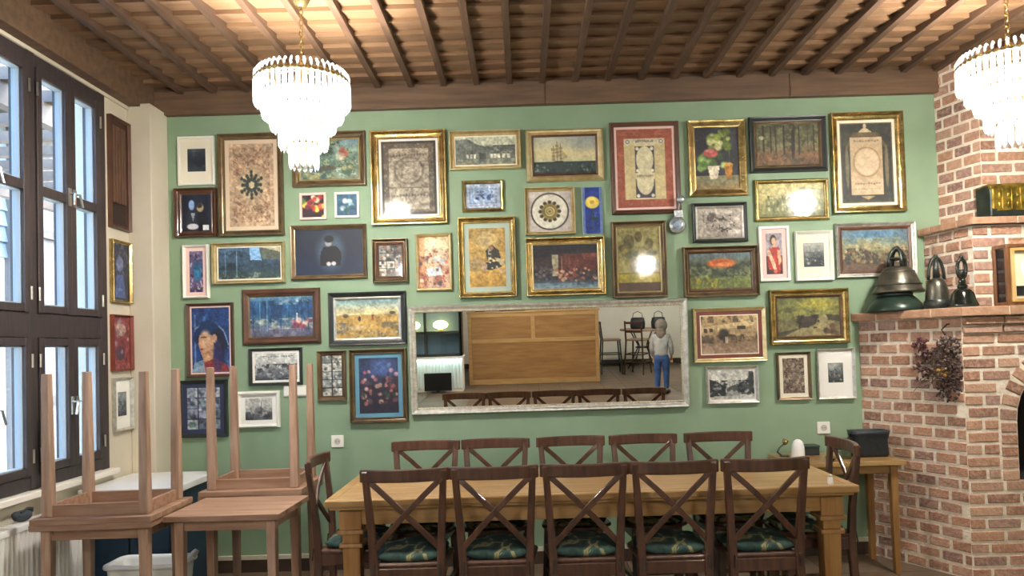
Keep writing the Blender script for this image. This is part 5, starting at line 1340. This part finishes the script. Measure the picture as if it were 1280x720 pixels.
blobs('grey_flowers', 260, [(1153, 436, 1182, 470), (1168, 424, 1204, 466), (1178, 420, 1204, 440)], .004, .010, mat('grey_flower', '7d6b60', '54453e', rough=.95, scale=30))
blobs('amber_flowers', 22, [(1174, 455, 1192, 470)], .008, .013, mat('amber_flower', 'a8823e', '8a6228', rough=.8, scale=30))
for k in range(4):
    x, y = 1154 + k * 3.5, 421 + k * 6
    obj('pepper_pod', MB().tube([fl(x, y, .02), fl(x - 3, y + 8, .035), fl(x - 7 + k, y + 15, .03)], [.010, .009, .002], 7), _mats['dried_pepper'], dbn, smooth=True)
obj('long_pod', MB().tube([fl(1165, 470, .02), fl(1154, 462, .03), fl(1144, 458, .02)], [.010, .007, .003], 7), _mats['dried_pepper'], dbn, smooth=True)

# ------------------------------------------------------------------ on the side table
SZ = .70
def st_at(px_, py_, Y): return atY(px_, py_, Y).x
bg_ = thing('black_handbag', 'open black handbag standing on the side table', 'handbag', (st_at(1088, 560, 4.6), 4.62, SZ))
M['leather'] = mat('black_leather', '15191c', '20262b', rough=.45, scale=30, bump=.2, bscale=90)
m = MB(); lv = []
for z, w, d in ((0, .105, .055), (.02, .112, .06), (.10, .108, .05), (.14, .118, .058), (.165, .122, .062), (.165, .112, .05), (.06, .10, .04)):
    lv.append(rrect(w, d, min(.03, d * .8), z))
v = sum(lv, []); n = len(lv[0]); f = [(i * n + k, i * n + (k + 1) % n, (i + 1) * n + (k + 1) % n, (i + 1) * n + k) for i in range(len(lv) - 1) for k in range(n)] + [tuple(range(n - 1, -1, -1)), tuple((len(lv) - 1) * n + k for k in range(n))]
obj('body', m.add(v, f), M['leather'], bg_, smooth=True)
obj('lining', MB().prism([(x, y) for x, y, z in rrect(.108, .048, .03, 0)], .13, .15), mat('wine_lining', '5a2f33', '6e3d3e', rough=.8, scale=20), bg_)
obj('handle', MB().tube([(-.11, -.0, .15), (-.16, -.02, .08), (-.15, -.03, .012), (-.11, -.05, .01)], .008, 7), M['leather'], bg_, smooth=True)
wp = thing('white_candle_holder', 'white rounded candle holder on the side table', 'candle holder', (st_at(997.5, 560, 4.62), 4.62, SZ))
obj('body', MB().lathe([(.001, 0), (.036, 0), (.04, .01), (.04, .05), (.036, .085), (.026, .108), (.012, .118), (.001, .12)], 24), M['white_plastic'], wp, smooth=True)
obj('base', MB().lathe([(.001, 0), (.046, 0), (.046, .006), (.001, .007)], 24), M['white_plastic'], wp)
lp = thing('brass_desk_lamp', 'little brass headed lamp with black bent stem on side table', 'lamp', (st_at(983, 565, 4.66), 4.70, SZ))
obj('base', MB().lathe([(.001, 0), (.03, 0), (.03, .008), (.001, .01)], 20), M['frame_black'], lp)
obj('stem', MB().tube([(-.02, 0, .008), (-.045, 0, .03), (-.03, 0, .06), (.0, 0, .08)], .006, 7), M['frame_black'], lp, smooth=True)
obj('head', MB().lathe([(.006, 0), (.016, .01), (.02, .035), (.006, .04)], 14), M['gold'], lp, (0, 0, .075), (0, radians(25), 0), smooth=True)
bx2 = thing('dark_box', 'small dark lidded box on the side table behind the chair', 'box', (st_at(1012, 562, 4.74), 4.74, SZ))
obj('body', MB().box((-.05, -.04, 0), (.05, .04, .05)), M['frame_black'], bx2, bevel=.004)
obj('lid', MB().box((-.053, -.043, .05), (.053, .043, .066)), mat('box_lid', '2b3a34', rough=.4), bx2, bevel=.004)
gj = thing('glass_jar', 'clear glass jar between the dark box and handbag', 'jar', (st_at(1054, 558, 4.56), 4.55, SZ))
obj('body', MB().lathe([(.001, .0), (.04, .0), (.046, .01), (.048, .08), (.04, .105), (.03, .115), (.034, .125), (.031, .125), (.027, .114), (.037, .1), (.044, .08), (.042, .012), (.001, .006)], 24), glassy('jar_glass', 'cfdcd4', .12), gj, smooth=True)
obj('contents', MB().lathe([(.001, .007), (.04, .012), (.042, .05), (.001, .055)], 20), mat('jar_contents', '8d9a90', 'b9bfae', rough=.8, scale=30), gj, smooth=True)
bb = thing('brass_bowl', 'small brass dish on the front edge of the side table', 'dish', (st_at(1038, 567, 4.5), 4.5, SZ))
obj('dish', MB().lathe([(.001, 0), (.02, 0), (.036, .016), (.04, .022), (.036, .02), (.02, .006), (.001, .005)], 20), M['gold'], bb, smooth=True)
obj('foot', MB().lathe([(.018, 0), (.022, .004), (.018, .006)], 16, cap=False), M['gold'], bb, smooth=True)
c = atZ(1041, 601, TH + .02)
ss = thing('salt_shaker', 'little white salt shaker near the dining table corner', 'shaker', (min(c.x, TX1 - .05), max(c.y, TY0 + .05), TH))
obj('body', MB().lathe([(.001, 0), (.013, 0), (.014, .004), (.011, .03), (.009, .036), (.001, .037)], 16), M['white_plastic'], ss, smooth=True)
obj('cap', MB().lathe([(.0098, .033), (.0098, .041), (.006, .046), (.001, .047)], 16), M['steel'], ss, smooth=True)

# ------------------------------------------------------------------ the other end of the room, seen in the mirror
MN = Vector((0, -cos(MT), -sin(MT))); MP = Vector((mc.x, WY - .006 - .014, mc.z))
def mirY(px_, py_, Y):
    d = ray(px_, py_); h = CAM + d * ((MP - CAM).dot(MN) / d.dot(MN)); q = d - MN * (2 * d.dot(MN))
    return h + q * ((Y - h.y) / q.y)
def mirZ(px_, py_, Z):
    d = ray(px_, py_); h = CAM + d * ((MP - CAM).dot(MN) / d.dot(MN)); q = d - MN * (2 * d.dot(MN))
    return h + q * ((Z - h.z) / q.z)
CYB = -4.3
xa, xb, zt = mirY(584, 391, CYB).x, mirY(748, 386, CYB).x, mirY(666, 388, CYB).z
M['panel_wood'] = mat('counter_wood', '8c6438', '9e7646', rough=.35, scale=2.5, stretch=(1, 8, 8), coat=.3)
M['panel_frame'] = mat('counter_frame_wood', 'a8824e', 'b8935f', rough=.35, scale=3, stretch=(1, 8, 8), coat=.3)  # paler than the panels, relief shading put into the colour
kc = thing('wooden_bar_counter', 'tall panelled wooden counter front reflected in the mirror', 'counter', ((xa + xb) / 2, CYB - .25, 0))
W2 = (xb - xa) / 2
obj('carcass', MB().box((-W2 + .02, -.22, 0), (W2 - .02, .22, zt - .03)), M['panel_wood'], kc)
zr = mirY(666, 425, CYB).z; xm = mirY(666, 405, CYB).x - (xa + xb) / 2
for a, b_, z0, z1 in ((-W2 + .07, xm - .04, zr + .04, zt - .11), (xm + .04, W2 - .07, zr + .04, zt - .11), (-W2 + .07, W2 - .07, .1, zr - .04)):
    obj('panel', MB().box((a, .22, z0), (b_, .232, z1)), M['panel_wood'], kc, bevel=.004)
m = MB()
m.box((-W2, .22, 0), (-W2 + .07, .25, zt - .03)); m.box((W2 - .07, .22, 0), (W2, .25, zt - .03)); m.box((-W2 + .06, .221, .002), (W2 - .06, .246, .1)); m.box((-W2 + .06, .221, zr - .04), (W2 - .06, .246, zr + .04)); m.box((-W2 + .06, .221, zt - .11), (W2 - .06, .246, zt - .031)); m.box((xm - .04, .222, zr + .035), (xm + .04, .243, zt - .105))
obj('front_frame', m, M['panel_frame'], kc, bevel=.004)
obj('counter_top', MB().box((-W2 - .02, -.28, zt - .03), (W2 + .02, .27, zt)), M['panel_frame'], kc, bevel=.005)
for (px_, w, hgt, lb, mt_) in ((600, .2, .1, 'black coffee machine at the bar end of the counter top', 'frame_black'), (640, .5, .08, 'long black tray on the counter top', 'frame_black')):
    q = mirY(px_, 388, CYB - .25)
    o = thing('counter_machine' if w < .3 else 'serving_tray', lb, 'machine' if w < .3 else 'tray', (q.x, CYB - .25, zt))
    obj('body', MB().box((-w / 2, -.12, 0), (w / 2, .12, hgt)), M[mt_], o, bevel=.01)
    obj('rim', MB().box((-w / 2 - .006, -.126, hgt - .02), (w / 2 + .006, .126, hgt - .008)), M['steel'], o, bevel=.003)
# lit bar at the window side
LY = -3.5
xl, xr = LX + .06, xa - .06
z1 = mirY(550, 446, LY).z
br = thing('lit_bar_front', 'ribbed white bar front with light strip under its ledge', 'bar', ((xl + xr) / 2, LY - .2, 0))
hw_ = (xr - xl) / 2
m = MB(); n = int(2 * hw_ / .06); 
for k in range(n): m.box((-hw_ + k * 2 * hw_ / n + .006, .19, .06), (-hw_ + (k + 1) * 2 * hw_ / n - .006, .215, z1 - .05))
obj('ribbed_panel', m, mat('bar_white', 'd8e6e4', rough=.5), br, bevel=.006, seg=1)
obj('carcass', MB().box((-hw_, -.2, 0), (hw_, .19, z1 - .04)), M['white_wall'], br)
obj('ledge', MB().box((-hw_ - .02, -.26, z1 - .04), (hw_ + .02, .29, z1)), M['white_plastic'], br, bevel=.005)
obj('light_strip', MB().box((-hw_, .25, z1 - .052), (hw_, .27, z1 - .04)), emit('strip_glow', 'cfeee8', 14), br)
sc_ = mirY(530, 467, LY + .12); sd2 = mirY(565, 490, LY + .12)
sn = thing('black_screen', 'black flat screen standing against the lit bar front', 'screen', ((sc_.x + sd2.x) / 2, LY + .12, 0))
w = (sd2.x - sc_.x) / 2
obj('panel', MB().box((-w, -.02, max(.04, sd2.z)), (w, .02, sc_.z)), M['dark'], sn, bevel=.006)
obj('foot', MB().box((-w * .5, -.07, 0), (w * .5, .07, .015)).box((-.03, -.015, .01), (.03, .015, max(.1, sd2.z + .05))), M['frame_black'], sn)
gcab = thing('glazed_cabinet', 'lit glass display cabinet on the white bar ledge', 'cabinet', ((xl + xr) / 2, LY - .22, z1))
zt2 = 1.0
obj('back', MB().box((-hw_, -.2, 0), (hw_, -.18, zt2)), mat('cabinet_back', '7f8f98', rough=.6), gcab)
m = MB()
for x in (-hw_, -.02, hw_ - .05): m.box((x, .14, 0), (x + .05, .2, zt2))
m.box((-hw_, .14, 0), (hw_, .2, .05)); m.box((-hw_, .14, .42), (hw_, .2, .47)); m.box((-hw_, -.2, zt2 - .05), (hw_, .2, zt2)); m.box((-hw_, -.2, 0), (-hw_ + .03, .2, zt2)); m.box((hw_ - .03, -.2, 0), (hw_, .2, zt2))
obj('frame', m, M['frame_black'], gcab, bevel=.004)
obj('shelf', MB().box((-hw_ + .03, -.18, .43), (hw_ - .03, .14, .45)), M['white_plastic'], gcab)
obj('pane', MB().box((-hw_ + .03, .165, .05), (hw_ - .03, .169, zt2 - .05)), M['win_glass'], gcab)
for k in range(2):
    g = thing('globe_lamp', ('glowing yellow globe lamp in the glazed cabinet, near the counter' if k else 'glowing yellow globe lamp in the glazed cabinet, near the window wall'), 'lamp', ((xl + xr) / 2 - .25 + k * .52, LY - .22, z1 + .45), 0, 'globe lamps in the cabinet')
    obj('globe', MB().ball((0, 0, .13), .1, 12, (1.4, 1, .8)), emit('globe_glow%d' % k, 'ffe9a0', 5), g, smooth=True)
    obj('base', MB().lathe([(.06, 0), (.05, .03), (.02, .06)], 16), M['gold'], g)
# high bar table with bags and stools
TYB = -6.05
tx0, tx1 = mirY(775, 411, TYB).x, mirY(832, 411, TYB).x; tz = mirY(800, 411, TYB).z
ht = thing('high_bar_table', 'high round-legged bar table before the white wall', 'table', ((tx0 + tx1) / 2, TYB, 0))
w = (tx1 - tx0) / 2
obj('top', MB().lathe([(.001, tz - .03), (w, tz - .03), (w + .005, tz - .015), (w, tz), (.001, tz)], 32), M['beech'], ht)
for k in range(4):
    a = pi / 4 + k * pi / 2
    obj('leg', MB().tube([(.42 * cos(a), .42 * sin(a), 0), (.16 * cos(a), .16 * sin(a), .45), (.14 * cos(a), .14 * sin(a), .55), (.36 * cos(a), .36 * sin(a), tz - .03)], .014, 8), M['frame_black'], ht, smooth=True)
obj('foot_ring', MB().tube([(.16 * cos(t), .16 * sin(t), .5) for t in [2 * pi * k / 20 for k in range(20)]], .012, 6, True), M['frame_black'], ht, smooth=True)
for px_, lb, rz in ((797, 'black rounded handbag on the high bar table', .2), (823, 'black handbag with upright straps on the high bar table', -.3)):
    q = mirY(px_, 405, TYB)
    o = thing('handbag', lb, 'handbag', (q.x, TYB, tz), rz)
    v = sum([rrect(.15 * s_w, .07 * s_w, .05 * s_w, z) for z, s_w in ((0, .95), (.04, 1.05), (.14, 1.08), (.24, .92), (.25, .6))], []); n = 24
    f = [(i * n + k, i * n + (k + 1) % n, (i + 1) * n + (k + 1) % n, (i + 1) * n + k) for i in range(4) for k in range(n)] + [tuple(range(n - 1, -1, -1)), tuple(4 * n + k for k in range(n))]
    obj('body', MB().add(v, f), M['leather'], o, smooth=True)
    obj('strap', MB().tube([(-.11, 0, .22), (-.09, 0, .34), (0, 0, .38), (.09, 0, .34), (.11, 0, .22)], .008, 6), M['leather'], o, smooth=True)
def stool(x, y, rz, lb, wd):
    t = thing('bar_stool', lb, 'stool', (x, y, 0), rz, 'stools at the high bar table')
    for sx in (-1, 1):
        obj('leg', MB().sweep([(sx * .21, -.23, 0), (sx * .18, -.19, .7), (sx * .18, -.24, 1.12)], .03, .03), M[wd], t, bevel=.004)
        obj('leg', MB().bar((sx * .21, .22, 0), (sx * .17, .17, .7), .03, .03), M[wd], t, bevel=.004)
    obj('seat', MB().box((-.2, -.2, .7), (.2, .2, .735)), M['beech'], t, bevel=.01)
    m = MB()
    for z in (.25, .42): m.bar((-.2, .2, z), (.2, .2, z), .022, .022, ref=(0, 1, 0)); m.bar((-.195, -.215, z), (.195, -.215, z), .022, .022, ref=(0, 1, 0)); m.bar((.195, -.2, z), (.195, .2, z), .022, .022, ref=(1, 0, 0)); m.bar((-.195, -.2, z), (-.195, .2, z), .022, .022, ref=(1, 0, 0))
    obj('rungs', m, M[wd], t, bevel=.003)
    m = MB()
    for z in (.9, 1.08): m.bar((-.18, -.225, z), (.18, -.225, z), .05, .02, ref=(0, 1, 0))
    obj('back_slats', m, M[wd], t, bevel=.004)
q = mirZ(760, 466, 0)
stool(q.x + .06, q.y + .1, -pi / 2, 'black bar stool beside the panelled counter', 'frame_black')
q = mirZ(782, 468, 0)
stool(q.x + .28, q.y - .1, -2.6, 'brown wooden bar stool drawn up to the high table', 'dark_walnut')
obj_wc = struct(obj('baseboard_front', MB().box((LX, BY, 0), (RX, BY + .02, .12)), M['skirt']))

# ------------------------------------------------------------------ person reflected in the mirror
def skin_mesh(name, joints, edges, radii, material, parent, root=0, sub=2):
    me = bpy.data.meshes.new(name); me.from_pydata(joints, edges, []); me.update()
    o = link(name, me, parent); me.materials.append(material)
    md = o.modifiers.new('skin', 'SKIN'); md.use_smooth_shade = True
    if not me.skin_vertices: o.modifiers.clear(); return o
    for i, r in enumerate(radii):
        d = me.skin_vertices[0].data[i]; d.radius = (r, r) if not isinstance(r, tuple) else r
        d.use_root = (i == root)
    sb = o.modifiers.new('sub', 'SUBSURF'); sb.levels = sub; sb.render_levels = sub
    return o
hd = mirY(826, 402, -2.5)
pr = thing('person', 'person in loose light grey top and blue jeans, head bowed, seen in the mirror', 'person', (hd.x, -2.5, 0), radians(200))
M['skin'] = mat('skin', 'c99a80', rough=.55)
H = hd.z                                # top of the hair
k_ = H / 1.60
J = []; E_ = []; Rr = []
def jn(p, r, frm=None):
    J.append(tuple(c_ * k_ for c_ in p)); Rr.append(r * k_ if not isinstance(r, tuple) else (r[0] * k_, r[1] * k_))
    if frm is not None: E_.append((frm, len(J) - 1))
    return len(J) - 1
pel = jn((0, 0, .86), (.13, .10)); wst = jn((0, .0, 1.0), (.115, .09), pel); cht = jn((0, .01, 1.17), (.14, .10), wst); nk0 = jn((0, .0, 1.32), (.07, .065), cht)
nk1 = jn((0, .03, 1.385), .048, nk0); hd1 = jn((0, .06, 1.45), (.075, .085), nk1); hd2 = jn((0, .075, 1.53), (.07, .08), hd1)
for s in (-1, 1):
    sh = jn((s * .16, 0, 1.27), .055, cht); el = jn((s * .215, .0, 1.02), .042, sh); wr = jn((s * .2, .11, .83), .028, el); pm = jn((s * .195, .14, .78), (.034, .02), wr)
    for fx, fl_ in ((-.024, .075), (-.008, .085), (.008, .08), (.024, .065)):
        a = jn((s * .195 + fx, .155, .735), .0085, pm); b_ = jn((s * .195 + fx, .15, .735 - fl_ * .5), .0075, a); jn((s * .195 + fx, .135, .735 - fl_ * .85), .0065, b_)
    a = jn((s * .195 - s * .035, .165, .775), .010, pm); jn((s * .195 - s * .045, .175, .735), .008, a)
    hp = jn((s * .085, 0, .80), .088, pel); kn = jn((s * .095, .02, .45), .058, hp); an = jn((s * .1, -.01, .08), .038, kn); ft = jn((s * .105, .06, .04), (.04, .03), an); jn((s * .11, .15, .03), (.04, .022), ft)
body = skin_mesh('body', J, E_, Rr, M['skin'], pr)
# clothes: loose top, jeans, shoes
Jc = [(0, 0, .80), (0, 0, .95), (0, .005, 1.17), (0, 0, 1.31)]; Rc = [(.165, .135), (.15, .12), (.165, .125), (.085, .08)]; Ec = [(0, 1), (1, 2), (2, 3)]
for s in (-1, 1):
    n0 = len(Jc); Jc += [(s * .165, 0, 1.27), (s * .22, 0, 1.02), (s * .205, .10, .85)]; Rc += [.072, .06, .05]; Ec += [(2, n0), (n0, n0 + 1), (n0 + 1, n0 + 2)]
skin_mesh('loose_top', [tuple(c_ * k_ for c_ in p) for p in Jc], Ec, [tuple(c_ * k_ for c_ in r) if isinstance(r, tuple) else r * k_ for r in Rc], mat('grey_top', 'b9b7b2', '9f9d9a', rough=.9, scale=12), pr)
Jc = [(0, 0, .92), (0, 0, .84)]; Rc = [(.14, .115), (.15, .12)]; Ec = [(0, 1)]
for s in (-1, 1):
    n0 = len(Jc); Jc += [(s * .088, 0, .77), (s * .096, .02, .45), (s * .1, -.005, .10)]; Rc += [.1, .075, .06]; Ec += [(1, n0), (n0, n0 + 1), (n0 + 1, n0 + 2)]
skin_mesh('jeans', [tuple(c_ * k_ for c_ in p) for p in Jc], Ec, [tuple(c_ * k_ for c_ in r) if isinstance(r, tuple) else r * k_ for r in Rc], mat('denim', '3f5f92', '2f4a78', rough=.9, scale=14), pr)
for s in (-1, 1):
    obj('shoe', MB().ball((s * .105 * k_, .075 * k_, .035), .05, 9, (1.0, 2.7, .7)), M['frame_black'], pr, smooth=True)
hc = Vector((0, .07, 1.5)) * k_
obj('hair', MB().ball((hc.x, hc.y - .03, hc.z + .015), .105, 12, (1.0, 1.1, 1.05)).ball((hc.x, hc.y - .085, hc.z - .10), .085, 10, (1.05, .7, 1.6)), mat('ash_hair', '8d8072', '6f6459', rough=.8, scale=20), pr, smooth=True)
fy = hc.y + .088
for s in (-1, 1):
    obj('eye', MB().ball((s * .032, fy - .012, hc.z + .0), .012, 7), M['white_plastic'], pr, smooth=True)
    obj('ear', MB().ball((s * .078, hc.y, hc.z - .01), .02, 7, (.4, .8, 1.3)), M['skin'], pr, smooth=True)
obj('nose', MB().ball((0, fy + .008, hc.z - .028), .014, 7, (.8, 1.2, 1.5)), M['skin'], pr, smooth=True)
obj('mouth', MB().ball((0, fy - .006, hc.z - .062), .018, 7, (1.2, .5, .35)), mat('lips', '9a5550', rough=.5), pr, smooth=True)
